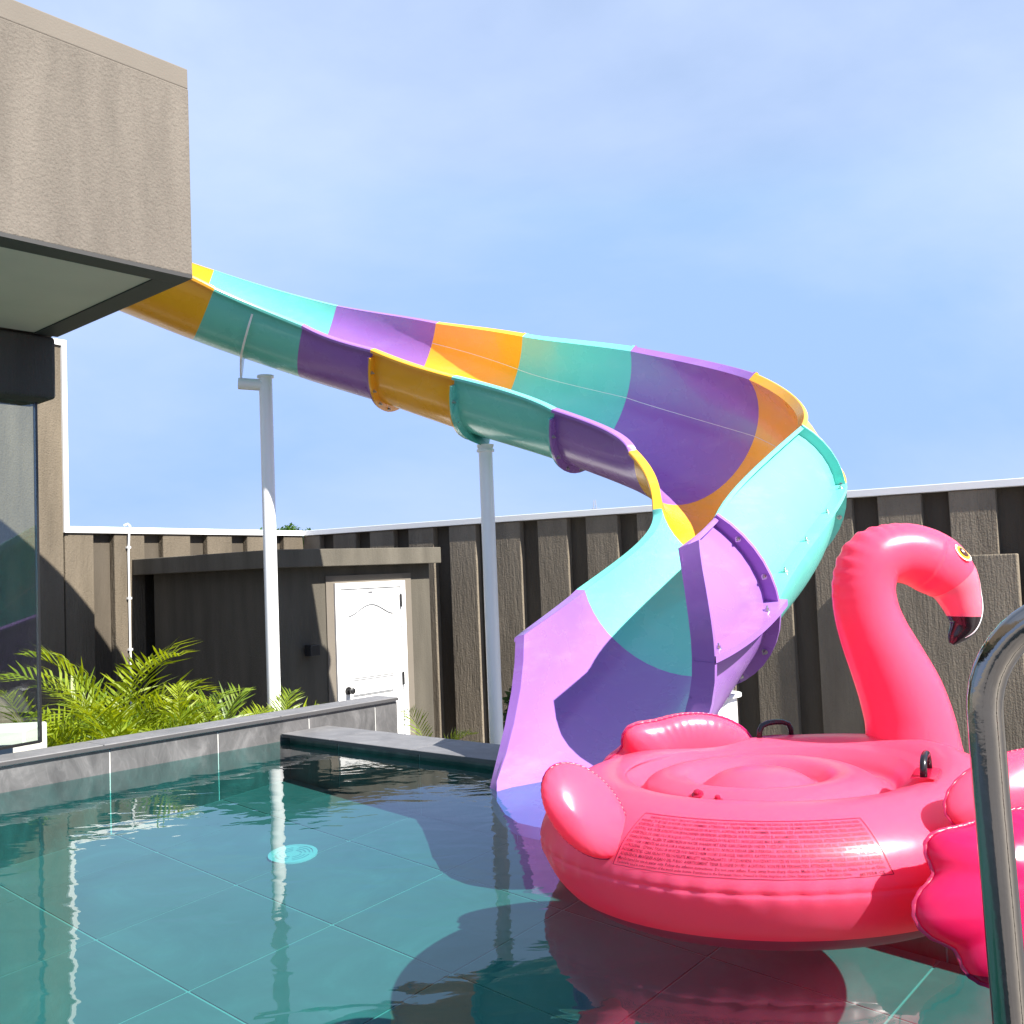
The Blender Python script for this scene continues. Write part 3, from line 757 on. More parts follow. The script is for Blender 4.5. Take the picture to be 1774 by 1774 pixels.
def bolt(pos, direction, parent, r=0.013, h=0.018):
    global bolt_me
    if bolt_me is None:
        m = MB(); m.tube([V(0, 0, -0.004), V(0, 0, 0.003)], 0.020, 12); m.tube([V(0, 0, 0.002), V(0, 0, h)], r, 6); m.tube([V(0, 0, h - 0.001), V(0, 0, h + 0.014)], 0.006, 8)
        bolt_me = bpy.data.meshes.new('bolt'); bolt_me.from_pydata([tuple(v) for v in m.v], [], m.f); bolt_me.update()
        bolt_me.materials.append(MAT['bolt'])
    o = bpy.data.objects.new('bolt', bolt_me); COL.objects.link(o); o.parent = parent
    o.location = Vector(pos) - base_of(parent)
    o.rotation_euler = Vector(direction).to_track_quat('Z', 'Y').to_euler()
    o.scale = (0.72, 0.72, 0.72)
    return o
colours = ['orange', 'teal', 'purple', 'orange', 'teal', 'purple', 'orange', 'teal', 'purple']
# straight run up to the tower, hidden by the building
def ext(k): return [Q[0][i] * (1 + k) - Q[1][i] * k for i in range(5)]
grids = []
for k in range(8):
    nst = 16
    G = [row(k + i / nst) for i in range(nst + 1)]
    if k == 0: # prolong the first section back behind the building
        d = (G[0][0] - G[1][0]); G = [[p + d * 3 for p in G[0]]] + G
    N = [nrow(k + i / nst) for i in range(nst + 1)]
    if k == 0: N = [N[0]] + N
    sec = shell('slide_section', G, N, MAT[colours[k]])
    _, t0, u0, w0, e0 = sframe(k)
    _, t1, u1, w1, e1 = sframe(k + 1)
    grids.append((G, N, sec, t0, t1))
for k in range(8):
    G, N, sec, t0, t1 = grids[k]
    j0 = 1
    if k >= 3:
        js = 16 if k in (6, 7) else j0                       # the curve sections are flanged on their outer half only
        ring_flange('flange', G[0][js:], N[0][js:], t0, MAT[colours[k]], sec, w=0.066)
        for j in (range(18 if js > 1 else 3, 27, 3)):
            p = (G[0][j] + N[0][j] * 0.042) + t0 * 0.014
            bolt(p, t0, sec)
    if k >= 2:
        js = 16 if k in (5, 6) else j0
        ring_flange('flange', G[-1][js:], N[-1][js:], -t1, MAT[colours[k]], sec)
    # horizontal seam on the outer wall: strip inside and flange outside
    if k >= 3:
        ins, outs = [], []
        for i in range(len(G)):
            s_ = k + i / 16.0
            c_, t_, u_, w_, e_ = sframe(s_)
            ins.append((c_ + (u_ * cos(0.17) - w_ * sin(0.17)) * (SR - 0.0018), w_)); outs.append((c_ + u_ * (SR + 0.010), u_, w_))
        m = MB(); m.grid([[p - w * 0.0018, p + w * 0.0018] for p, w in ins]); m.build('seam_line', MAT['white'], sec)
        if k >= 6:
            m = MB(); m.grid([[p - w * 0.013, p + u * 0.062 - w * 0.013, p + u * 0.062 + w * 0.013, p + w * 0.013] for p, u, w in outs], close_j=True)
            m.build('seam_flange', MAT[colours[k]], sec, smooth=35)
            for i in range(1, 16, 4):
                p, u, w = outs[i]; bolt(p + u * 0.036 + w * 0.012, w, sec)
# outlet section
S9 = [(0.033, 4.75, .592), (0.014, 4.64, .40), (-0.047, 4.44, .165), (-0.113, 4.215, 0.0), (-0.05, 4.05, -0.075), (0.10, 3.99, -0.10), (0.28, 4.0, -0.095),
      (0.46, 4.07, -0.04), (0.585, 4.17, .07), (.652, 4.27, .20), (.705, 4.25, .38), (.712, 4.22, .54), (.704, 4.25, .74), (.700, 4.36, .955)]
s9a = [180, 193, 207, 222, 238, 255, 273, 291, 310, 328, 345, 360, 384, 411.3]
def interp_ring(P, T, n):
    out = []
    for j in range(n + 1):
        a = T[0] + (T[-1] - T[0]) * j / n
        k = 0
        while k < len(T) - 2 and a > T[k + 1]: k += 1
        t = (a - T[k]) / (T[k + 1] - T[k])
        p1, p2 = V(*P[k]), V(*P[k + 1])
        p0 = V(*P[k - 1]) if k > 0 else 2 * p1 - p2
        p3 = V(*P[k + 2]) if k + 2 < len(P) else 2 * p2 - p1
        out.append(.5 * (2 * p1 + (p2 - p0) * t + (2 * p0 - 5 * p1 + 4 * p2 - p3) * t * t + (3 * p1 - p0 - 3 * p2 + p3) * t ** 3))
    return out
R8 = row(8.0); R9 = interp_ring(S9, s9a, NJ)
_, t8, u8, w8, e8 = sframe(8.0)
G = []
nst = 18
for i in range(nst + 1):
    t = i / nst; r_ = []
    for j in range(NJ + 1):
        L = (R9[j] - R8[j]).length
        b_ = sin(pi * j / NJ)
        m0 = t8 * L * (0.25 + 0.75 * b_); m0 = m0 * 1.0 + (R9[j] - R8[j]) * (0.75 * (1 - b_))
        fl = (R9[j] - R8[j]); fl2 = V(fl.x, fl.y, fl.z * (1 - 0.85 * b_)).normalized() * L
        h00, h10, h01, h11 = 2 * t ** 3 - 3 * t * t + 1, t ** 3 - 2 * t * t + t, -2 * t ** 3 + 3 * t * t, t ** 3 - t * t
        r_.append(R8[j] * h00 + m0 * h10 + R9[j] * h01 + fl2 * h11)
    G.append(r_)
N = normals(G)
N[0] = nrow(8.0); N[1] = [(a + b).normalized() for a, b in zip(N[0], N[1])]
outlet = shell('slide_section', G, N, MAT['purple'])
ring_flange('flange', G[0][1:], N[0][1:], t8, MAT['purple'], outlet, w=0.075, th=0.02)
for j in range(4, 30, 3): bolt(G[0][j] + N[0][j] * 0.045 + t8 * 0.019, t8, outlet)
# return flange closing the wall ends
endd = (G[-1][12] - G[-2][12]).normalized()
ring_flange('end_flange', R9[17:], N[-1][17:], -V(-0.6, -0.8, 0).normalized(), MAT['purple'], outlet, w=0.105, th=0.02)
ring_flange('end_flange', R9[:12], N[-1][:12], -V(-0.6, -0.8, 0).normalized(), MAT['purple'], outlet, w=0.05, th=0.02)
jm = int(round(NJ * 180 / 231.3))
m = MB(); m.grid([[G[i][jm] + N[i][jm] * 0.010 - Z * 0.014, G[i][jm] + N[i][jm] * 0.11 - Z * 0.014, G[i][jm] + N[i][jm] * 0.11 + Z * 0.014, G[i][jm] + N[i][jm] * 0.010 + Z * 0.014] for i in range(nst + 1)], close_j=True)
m.build('seam_flange', MAT['purple'], outlet, smooth=35)
for i in (3, 15): bolt(G[i][jm] + N[i][jm] * 0.06 + Z * 0.013, Z, outlet)
# supports
def post(x, y, ztop, r=0.05):
    m = MB(); m.tube([V(x, y, GZ), V(x, y, ztop)], r, 24); m.tube([V(x, y, ztop - 0.012), V(x, y, ztop + 0.004)], r * 1.28, 24); m.tube([V(x, y, GZ), V(x, y, GZ + 0.02)], r * 2.2, 24)
    return m
P1, P2 = V(-1.841, 7.75, 0), V(-0.174, 7.36, 0)
p1 = post(P1.x, P1.y, 2.442)
p1.tube([P1 + Z * 2.372, V(-2.040, 7.72, 2.388)], 0.045, 20)
p1.build('support_post', MAT['whitepost'], slide, 40)
def saddle(s, foot, mat, a0, a1, bump_w, name='saddle_bracket', th=0.022, edge=0.034):
    """curved plate hugging the trough from outside, swelling down to the foot point"""
    c, t, u, w, e = sframe(s)
    q = foot - c
    fa = math.atan2(q.dot(w), q.dot(u)); fr_ = sqrt(q.dot(w) ** 2 + q.dot(u) ** 2)
    off = q.dot(t)
    rows = []
    n = 36
    for k in range(n + 1):
        a = a0 + (a1 - a0) * k / n
        d = u * cos(a) + w * sin(a)
        g_ = math.exp(-((a - fa) / bump_w) ** 2)
        r1 = SR + SHELL - 0.003
        r2 = SR + SHELL + edge * min(1.0, k / 3.0, (n - k) / 3.0) + max(0.0, fr_ - SR - SHELL - edge) * g_
        top, bot = c + d * r1, c + d * r2 + t * (off * g_)
        rows.append([top - t * th / 2, top + t * th / 2, bot + t * th / 2, bot - t * th / 2])
    m = MB(); m.grid(rows, close_j=True)
    return m.build(name, mat, slide, 40)
sd1 = saddle(1.42, V(-2.02, 7.725, 2.425), MAT['whitepost'], -3.0, -0.9, 0.16, edge=0.018, th=0.014)
p2 = post(P2.x, P2.y, 1.762)
p2.tube([P2 + Z * 1.755, P2 + Z * 1.80], [0.050, 0.064], 24)
p2.build('support_post', MAT['whitepost'], slide, 40)
sd2 = saddle(4.02, P2 + Z * 1.795, MAT['teal'], -2.8, -0.6, 0.30, edge=0.05)
_, t4_, _, _, _ = sframe(4.02)
for da in (-0.24, -0.12, 0.0, 0.12, 0.24):
    c_, t_, u_, w_, e_ = sframe(4.02); q_ = P2 + Z * 1.795 - c_; a_ = math.atan2(q_.dot(w_), q_.dot(u_)) + da
    bolt(c_ + (u_ * cos(a_) + w_ * sin(a_)) * (SR + 0.05) + t_ * 0.012, t_, sd2)
p3x, p3y = 0.99, 5.12
p3 = post(p3x, p3y, 0.24, 0.085)
p3.tube([V(p3x, p3y, -0.08), V(0.93, 5.04, 0.13)], 0.05, 18)
p3.box(V(p3x - 0.03, p3y - 0.12, 0.10), V(-0.14, 0.10, 0), V(0.02, 0.03, 0), V(0, 0, 0.11))
p3.build('support_post', MAT['whitepost'], slide, 40)

# ------------------------------------------------------------------ grab rail
rail = empty('grab_rail', V(0.552, 1.2, -0.5), 'curved polished steel grab rail at the pool edge', 'rail')
rp = [V(0.552, 1.2, -0.5), V(0.547, 1.2, 0.3), V(0.543, 1.2, 0.5), V(0.540, 1.2, 0.62)]
rr = 0.126
ctr = V(0.539, 1.2, 0.712) + B * rr
for k in range(0, 13):
    t = pi - (pi / 2) * k / 12
    rp.append(ctr + V(B.x, B.y, 0) * (cos(t) * rr) + Z * (sin(t) * rr))
rp += [ctr + B * 0.15 + Z * rr]
for k in range(1, 13):
    t = pi / 2 - (pi / 2) * k / 12
    rp.append(ctr + B * (0.15 + cos(t) * rr) + Z * (sin(t) * rr))
rp += [ctr + B * (0.15 + rr) + Z * (0.05 - ctr.z)]
m = MB(); m.tube(rp, 0.0198, 28, up=V(0, 1, 0)); m.build('tube', MAT['steel'], rail, 60)
e_ = rp[-1]; m = MB(); m.tube([e_, e_ + Z * 0.012], 0.05, 24); m.build('foot_plate', MAT['steel'], rail, 40)

# ------------------------------------------------------------------ flamingo float
FC = V(0.735, 3.025, 0)
BAX = radians(20)
bx, by = V(cos(BAX), sin(BAX), 0), V(-sin(BAX), cos(BAX), 0)
SA, SB = 1.08, 0.97
fl = empty('flamingo_float', FC, 'large pink inflatable flamingo float with arched neck and black beak tip', 'pool float')
prof = [(0.0, -0.03), (0.30, -0.045), (0.45, -0.05), (0.53, -0.04), (0.60, 0.02), (0.638, 0.09), (0.645, 0.125), (0.64, 0.16), (0.615, 0.215), (0.565, 0.262), (0.51, 0.288), (0.455, 0.295), (0.405, 0.282), (0.37, 0.257), (0.347, 0.232),
        (0.325, 0.245), (0.295, 0.272), (0.25, 0.288), (0.205, 0.28), (0.175, 0.258), (0.158, 0.245), (0.135, 0.262), (0.10, 0.282), (0.05, 0.294), (0.0, 0.297)]
def pcurve(q):
    q = min(max(q, 0.0), len(prof) - 1.000001); k = int(q); t = q - k
    p1, p2 = prof[k], prof[k + 1]
    p0 = prof[k - 1] if k > 0 else p1
    p3 = prof[k + 2] if k + 2 < len(prof) else p2
    def cr(a, b, c, d): return .5 * (2 * b + (c - a) * t + (2 * a - 5 * b + 4 * c - d) * t * t + (3 * b - a - 3 * c + d) * t ** 3)
    return cr(p0[0], p1[0], p2[0], p3[0]), cr(p0[1], p1[1], p2[1], p3[1])
def body_pt(th, q):
    r, z = pcurve(q)
    c, s = cos(th), sin(th)
    # chest is a little higher and fuller, seat slightly shifted to the tail
    r_out = max(0.0, min(1.0, (r - 0.30) / 0.2))
    z2 = z + (0.03 * max(0.0, c) ** 2 * r_out if z > 0.1 else 0.0)
    shift = -0.055 * (1 - r_out) if q > 12 else 0.0
    wr = 0.0
    if 5.0 < q < 7.6:                                    # gathers along the welded seam
        wr = 0.0036 * sin(th * 61 + 2 * sin(th * 7)) * max(0.0, 1 - abs(q - 6.0) / 1.5)
    if abs(q - 6.0) < 0.12: wr -= 0.0025
    return FC + bx * (c * (r + wr) * SA + shift) + by * (s * (r + wr) * SB) + Z * z2
NT = 200
qs = []
for k in range(len(prof) - 1):
    for t in (0, .2, .4, .6, .8): qs.append(k + t)
qs += [6.06, 5.94]; qs = sorted(set(qs))
qs = [q for q in qs if 0.2 <= q]
rows = [[body_pt(2 * pi * i / NT, q) for i in range(NT)] for q in qs]
m = MB(); m.grid(rows, close_j=True)
nb = len(m.v)
m.v.append(body_pt(0, 0.0)); m.v.append(body_pt(0, 24.0))
for i in range(NT):
    m.f.append((i, (i + 1) % NT, nb)); m.f.append((nb - NT + i, nb - NT + (i + 1) % NT, nb + 1))
m.build('body', MAT['vinyl'], fl, 180)
# neck and head, one skin: centre line in a vertical plane, radius per station
ncl = [[1.262, 3.335, 0.20, 0.175], [1.265, 3.349, 0.262, 0.150], [1.257, 3.348, 0.355, 0.1382], [1.233, 3.344, 0.449, 0.1308], [1.195, 3.337, 0.544, 0.1195], [1.155, 3.33, 0.639, 0.1082], [1.131, 3.326, 0.724, 0.1008],
       [1.128, 3.325, 0.808, 0.099], [1.16, 3.331, 0.878, 0.1012], [1.232, 3.344, 0.901, 0.0979], [1.312, 3.358, 0.891, 0.1002], [1.385, 3.371, 0.854, 0.1024], [1.435, 3.38, 0.805, 0.0874], [1.46, 3.384, 0.752, 0.0703],
       [1.473, 3.386, 0.699, 0.0589], [1.466, 3.385, 0.652, 0.0455], [1.436, 3.38, 0.615, 0.0246], [1.421, 3.377, 0.596, 0.0076]]
nax = V(cos(radians(10)), sin(radians(10)), 0); nside = V(sin(radians(10)), -cos(radians(10)), 0)   # nside faces the camera
def neck_c(s):
    o, d = cat(ncl, s)
    return V(*o[:3]), V(*d[:3]).normalized(), o[3]
def neck_pt(s, a):
    c, t, r = neck_c(s)
    w = t.cross(nside).normalized()                       # in-plane normal
    # w: check orientation - towards the outside of the bend
    k = 1.0
    fold = 0.0
    if 5.8 < s < 9.8:
        ins = max(0.0, cos(a - pi)) ** 2
        env = max(0.0, 1 - abs(s - 7.9) / 1.9)
        fold = -0.010 * env * ins * (0.5 + 0.5 * sin(s * 19 + 0.6 * sin(3 * a))) 
        out = max(0.0, cos(a)) ** 3
        fold -= 0.0016 * out * env * (0.5 + 0.5 * sin(s * 33))
    side = 0.92 if s > 10.5 else 1.0
    seam = -0.0022 if abs(sin(a)) < 0.02 else 0.0
    return c + w * (cos(a) * (r + fold + seam)) + nside * (sin(a) * r * side)
c_, t_, r_ = neck_c(7.0)
wtest = t_.cross(nside)
OUTSGN = 1.0 if wtest.dot(-nax) > 0 else -1.0
if OUTSGN < 0:
    _np = neck_pt
    def neck_pt(s, a): return _np(s, a + pi)
def neck_skin(s0, s1, n, name, mat, cap=True, grow=0.0):
    rows = [[neck_pt(s0 + (s1 - s0) * i / n, 2 * pi * k / 48) for k in range(48)] for i in range(n + 1)]
    if grow:
        rows = [[p + (p - neck_c(s0 + (s1 - s0) * i / n)[0]).normalized() * grow for p in r_] for i, r_ in enumerate(rows)]
    m = MB(); m.grid(rows, close_j=True)
    k = len(m.v); m.f.append(tuple(range(k - 48, k)))
    return m.build(name, mat, fl, 180)
neck = neck_skin(0, 12.0, 130, 'neck', MAT['vinyl'])
face = neck_skin(11.95, 14.35, 30, 'face', MAT['vinyl_pale'], grow=0.0004)
beak = neck_skin(14.3, 16.99, 30, 'beak', MAT['beak'], grow=0.0007)
# beak line: white stripe with dark edge along the upper bill
def stripe(name, mat, s0, s1, a_of, width, lift, parent):
    rows = []
    n = 24
    for i in range(n + 1):
        t = i / n; s = s0 + (s1 - s0) * t
        a = a_of(t); wd = width * (sin(pi * min(max(t, 0.02), 0.98)) ** 0.6)
        c = neck_c(s)[0]
        r_ = []
        for da in (-1, 0, 1):
            p = neck_pt(s, a + da * wd / max(0.03, neck_c(s)[2]))
            r_.append(p + (p - c).normalized() * lift)
        rows.append(r_)
    m = MB(); m.grid(rows); return m.build(name, mat, parent, 180)
SIDE = 1.0
pA, cA = neck_pt(13, pi / 2), neck_c(13)[0]
if (pA - cA).dot(nside) < 0: SIDE = -1.0
stripe('beak_line', MAT['beak'], 12.15, 14.6, lambda t: SIDE * (0.60 - 0.05 * t), 0.0065, 0.0018, face)
stripe('beak_stripe', MAT['eye_glint'], 12.5, 15.7, lambda t: SIDE * (0.74 + 0.45 * t * t), 0.0045, 0.0016, face)
# eye
def eye_disc(name, s, a, rx, ry, mat, lift, parent):
    p = neck_pt(s, a); c, t, r = neck_c(s)
    n = (p - c).normalized(); t = (t - n * t.dot(n)).normalized(); b = n.cross(t)
    v = [p + n * lift]; f = []
    K_ = 28
    for k in range(K_):
        c_ = 2 * pi * k / K_
        off = t * (cos(c_) * ry) + b * (sin(c_) * rx)
        dq = off.dot(b)
        v.append(p + off + n * (lift - dq * dq / (2 * r) - 0.0006))
    for k in range(K_): f.append((0, 1 + k, 1 + (k + 1) % K_))
    m = MB(); m.add(v, f); return m.build(name, mat, parent, 180)
es, ea = 11.2, SIDE * 0.92
ew = eye_disc('eye', es, ea, 0.026, 0.036, MAT['eye_white'], 0.0030, neck)
eye_disc('iris', es, ea, 0.0205, 0.0285, MAT['eye_yellow'], 0.0045, ew)
eye_disc('pupil', es, ea, 0.0135, 0.0200, MAT['eye_brown'], 0.0060, ew)
eye_disc('glint', es - 0.07, ea * 1.0 + SIDE * 0.03, 0.0035, 0.006, MAT['eye_glint'], 0.0080, ew)

def cushion(name, mat, centre, ex, ey, en, outline, thick, parent, pinch=24, n=96, m_=14, curve=0.0, power=2.4, gather=0.05):
    """puffy two-sided vinyl pad: outline(phi)->radius in the ex/ey plane, bulging along en, gathered at the welded rim"""
    mb = MB()
    for sgn in (1, -1):
        rows = []
        for i in range(m_ + 1):
            q = sin(pi / 2 * i / m_)
            r_ = []
            for k in range(n):
                ph = 2 * pi * k / n
                R = outline(ph)
                wr = 1 + gather * sin(pinch * ph + 1.3 * sin(3 * ph)) * max(0.0, (q - 0.72) / 0.28) ** 1.0
                h = thick * (max(0.0, 1 - q ** power) ** 0.5) * wr * (1 + q * (0.45 * min(1.0, R / 0.2) - 0.45))
                p2 = ex * (cos(ph) * R * q) + ey * (sin(ph) * R * q)
                r_.append(centre + p2 + en * (sgn * h + curve * (p2.dot(ex)) ** 2))
            rows.append(r_)
        mb.grid(rows, close_j=True)
    o = mb.build(name, mat, parent, 180)
    bm = bmesh.new(); bm.from_mesh(o.data); bmesh.ops.remove_doubles(bm, verts=bm.verts, dist=0.0008); bmesh.ops.recalc_face_normals(bm, faces=bm.faces); bm.to_mesh(o.data); bm.free()
    o.data.shade_smooth()
    ws = MB(); rr_ = []
    for k in range(n * 2):
        ph = 2 * pi * k / (n * 2); R = outline(ph); e2 = 0.0022 * sin(ph * pinch * 1.7)
        d2 = ex * cos(ph) + ey * sin(ph)
        rr_.append([centre + d2 * (R * q_) + en * (curve * ((d2 * R * q_).dot(ex)) ** 2 + e2 * (q_ - 0.97) / 0.06 + h_) for q_, h_ in ((0.97, 0.0012), (1.03, 0.0008), (1.03, -0.0008), (0.97, -0.0012))])
    rr_.append(rr_[0])
    ws.grid(rr_, close_j=True); ws.build('weld_seam', MAT['vinyl_seam'], o, 180)
    return o
def scallop(a, b, tips):
    def f(ph):
        r = 1 / sqrt((cos(ph) / a) ** 2 + (sin(ph) / b) ** 2)
        for p, w, h in tips:
            d = (ph - p + pi) % (2 * pi) - pi
            r += h * math.exp(-(d / w) ** 2)
        return r
    return f
# tail pad
tl = cushion('tail', MAT['vinyl'], V(0.155, 2.62, 0.285), V(0.62, -0.05, -0.76).normalized(), V(0.72, 0.45, 0.52).normalized(), V(-0.32, -0.85, 0.10).normalized(),
             scallop(0.135, 0.090, []), 0.088, fl, pinch=30, power=2.0, gather=0.06)
# wings: scalloped pads hanging off both flanks
def wing(name, mat, c, along, up, out, flip):
    tips = [(pi - 0.02, 0.26, 0.035), (pi - 0.62, 0.24, 0.04), (pi + 0.60, 0.28, 0.02), (pi - 0.34, 0.13, -0.022), (pi + 0.30, 0.13, -0.02)]
    return cushion(name, mat, c, along, up, out, scallop(0.26, 0.185, tips), 0.085, fl, pinch=40, n=128, curve=-0.25)
wing('wing', MAT['vinyl_hot'], V(1.135, 2.32, 0.13), (bx * 0.97 - by * 0.1 + Z * 0.05).normalized(), (Z * 0.93 + by * 0.36).normalized(), (-by * 0.93 + Z * 0.36).normalized(), 1)
cushion('wing_fold', MAT['vinyl'], V(1.20, 2.50, 0.315), (bx * 0.9 - by * 0.2 + Z * 0.1).normalized(), (Z * 0.9 + by * 0.3 + bx * 0.25).normalized(), (-by * 0.9 + Z * 0.35).normalized(), scallop(0.20, 0.10, []), 0.05, fl, pinch=26)
wing('wing', MAT['vinyl'], V(0.535, 3.50, 0.225), (bx * 0.97 - by * 0.1).normalized(), (Z * 0.90 - by * 0.40).normalized(), (by * 0.9 + Z * 0.4).normalized(), -1)
# handles
def grip(c, d, name='handle'):
    d = d.normalized(); s_ = Z.cross(d).normalized()
    plate = MB()
    rows = []
    for i in range(9):
        u_ = -1 + 2 * i / 8
        rows.append([c + d * (u_ * 0.075) + s_ * q - Z * (0.10 * (u_ * 0.075) ** 2 * 6 + 12 * q * q * 0.25) for q in (-0.032, -0.016, 0, 0.016, 0.032)])
    rows2 = rows
    plate.grid(rows2)
    po = plate.build(name + '_patch', MAT['valve'], fl, 180)
    pts = [c + d * u_ * 0.06 + Z * h for u_, h in ((-1, -0.004), (-0.97, 0.018), (-0.82, 0.035), (-0.45, 0.043), (0, 0.045), (0.45, 0.043), (0.82, 0.035), (0.97, 0.018), (1, -0.004))]
    g_ = MB(); g_.tube(pts, 0.0095, 12); g_.build(name, MAT['handle'], fl, 180)
def on_body(th, q, lift=0.004):
    return body_pt(th, q) + Z * lift
grip(V(0.860, 3.50, 0.302), V(0.95, 0.25, 0), 'handle')
grip(V(1.085, 2.79, 0.312), V(0.45, 0.85, 0), 'handle')
def valve(th, q, r):
    p = body_pt(th, q); p1 = body_pt(th + 0.02, q); p2 = body_pt(th, q + 0.1)
    n = (p1 - p).cross(p2 - p).normalized()
    if n.z < 0: n = -n
    m = MB(); m.tube([p - n * 0.004, p + n * 0.004, p + n * 0.006], [r, r, r * 0.75], 18); m.tube([p + n * 0.004, p + n * 0.013, p + n * 0.015], [r * 0.6, r * 0.55, r * 0.3], 14)
    m.build('valve', MAT['valve'], fl, 40)
valve(radians(-152), 16.1, 0.016)
valve(radians(-141), 12.0, 0.013)
# printed notice on the rim
L_TH0, L_TH1, L_Q0, L_Q1 = radians(-156), radians(-100), 7.0, 9.25
def label_pt(u, v, lift=0.0013):
    th = L_TH0 + (L_TH1 - L_TH0) * u + (u - 0.5) * (0.5 - v) * 0.10
    q = L_Q0 + (L_Q1 - L_Q0) * v
    p = body_pt(th, q); a = body_pt(th + 0.01, q) - p; b = body_pt(th, q + 0.05) - p
    n = a.cross(b).normalized()
    if n.z < 0: n = -n
    return p + n * lift
lines = [
 'WARNING: ADULTS ONLY. THIS IS NOT A LIFESAVING DEVICE. DO NOT LEAVE UNATTENDED WHILE THE DEVICE IS IN USE. NEVER USE IN HIGH WATER OR IN A STRONG WIND',
 'WARNING. TO BE USED IN WATER ONLY BY SWIMMERS. ATTENTION. A UTILISER UNIQUEMENT PAR DES NAGEURS. NE JAMAIS LAISSER UN ENFANT SANS SURVEILLANCE',
 'ADVERTENCIA. UTILIZAR SOLO BAJO LA VIGILANCIA DE UN ADULTO. ACHTUNG. NUR FUR SCHWIMMER. WARNING. KEEP AWAY FROM FIRE. ATTENTION. TENIR LOIN DU FEU',
 'ACHTUNG. NUR UNTER AUFSICHT VON ERWACHSENEN VERWENDEN. ADVERTENCIA. NO PROTEGE CONTRA EL AHOGAMIENTO. WARNING. NO PROTECTION AGAINST DROWNING',
 'AVVERTENZA. DA USARE SOLO IN ACQUA SOTTO LA SORVEGLIANZA DI UN ADULTO. NON LASCIARE MAI IL BAMBINO SENZA SORVEGLIANZA. ATTENZIONE. TENERE LONTANO',
 'WAARSCHUWING. ALLEEN TE GEBRUIKEN IN WATER WAARIN HET KIND KAN STAAN EN ONDER TOEZICHT. WARNING. ALWAYS INFLATE ALL CHAMBERS BEFORE USE',
 'AVISO. USAR SOMENTE NA AGUA SOB A VIGILANCIA DE UM ADULTO. NUNCA DEIXAR SEM SUPERVISAO. ADVARSEL. MA KUN BRUGES I VAND UNDER OPSYN AF VOKSNE',
 'OSTRZEZENIE. UZYWAC TYLKO W WODZIE POD NADZOREM OSOBY DOROSLEJ. VAROITUS. KAYTETTAVA VAIN VEDESSA AIKUISEN VALVONNASSA. VARNING. FAR ENDAST',
 'FIGYELMEZTETES. CSAK FELNOTT FELUGYELETE MELLETT HASZNALHATO. UPOZORNENI. POUZIVAT POUZE VE VODE POD DOHLEDEM DOSPELE OSOBY. UPOZORENJE',
 'ADVERTENCIA. MANTENER ALEJADO DEL FUEGO. AVERTISSEMENT. TENIR ELOIGNE DU FEU. ACHTUNG. VON FEUER FERNHALTEN. ATTENZIONE. TENERE LONTANO DAL FUOCO',
 'Manufactured for use in water only. Follow the inflation instructions. Do not over inflate. Keep away from sharp objects. Made in China. Fabrique en Chine. Hecho en China.',
 'Trademarks used in some countries of the world under license. Distributed in the European Union. Printed in China. Imprime en Chine. Stampato in Cina. Gedruckt in China.']
ink = MB()
nl_ = len(lines)
fc = bpy.data.curves.new('notice', 'FONT'); fc.resolution_u = 1; fc.offset = 0.010
fo = bpy.data.objects.new('notice', fc); COL.objects.link(fo)
def typeset(text, u0, u1, v0, v1):
    fc.body = text
    bpy.context.view_layer.update()
    dg = bpy.context.evaluated_depsgraph_get()
    me = fo.evaluated_get(dg).to_mesh()
    if not len(me.vertices): return
    xs = [v.co.x for v in me.vertices]; x0, x1 = min(xs), max(xs)
    vv = [label_pt(u0 + (u1 - u0) * (v.co.x - x0) / max(1e-6, x1 - x0), v0 + (v1 - v0) * (v.co.y + 0.1) / 0.85) for v in me.vertices]
    ff = [tuple(p.vertices) for p in me.polygons]
    ink.add(vv, ff)
    fo.evaluated_get(dg).to_mesh_clear()
for i, tx in enumerate(lines):
    v1_ = 0.955 - i * (0.93 / nl_)
    typeset(tx, 0.012 if i else 0.045, 0.985 if i < nl_ - 1 else 0.86, v1_ - 0.93 / nl_ * 0.80, v1_)
typeset('#57558 CE', 0.885, 0.975, 0.018, 0.085)
bpy.data.objects.remove(fo)
def strip(u0, v0, u1, v1, w, n=60):
    rows = []
    for i in range(n + 1):
        t = i / n; u_, v_ = u0 + (u1 - u0) * t, v0 + (v1 - v0) * t
        if abs(u1 - u0) > abs(v1 - v0): rows.append([label_pt(u_, v_ - w), label_pt(u_, v_ + w)])
        else: rows.append([label_pt(u_ - w * 0.3, v_), label_pt(u_ + w * 0.3, v_)])
    ink.grid(rows)
strip(0, 0, 1, 0, 0.006); strip(0, 1, 1, 1, 0.006); strip(0, 0, 0, 1, 0.005); strip(1, 0, 1, 1, 0.005)
io_ = mesh_obj('printed_notice', ink.v, ink.f, MAT['ink'], fl)

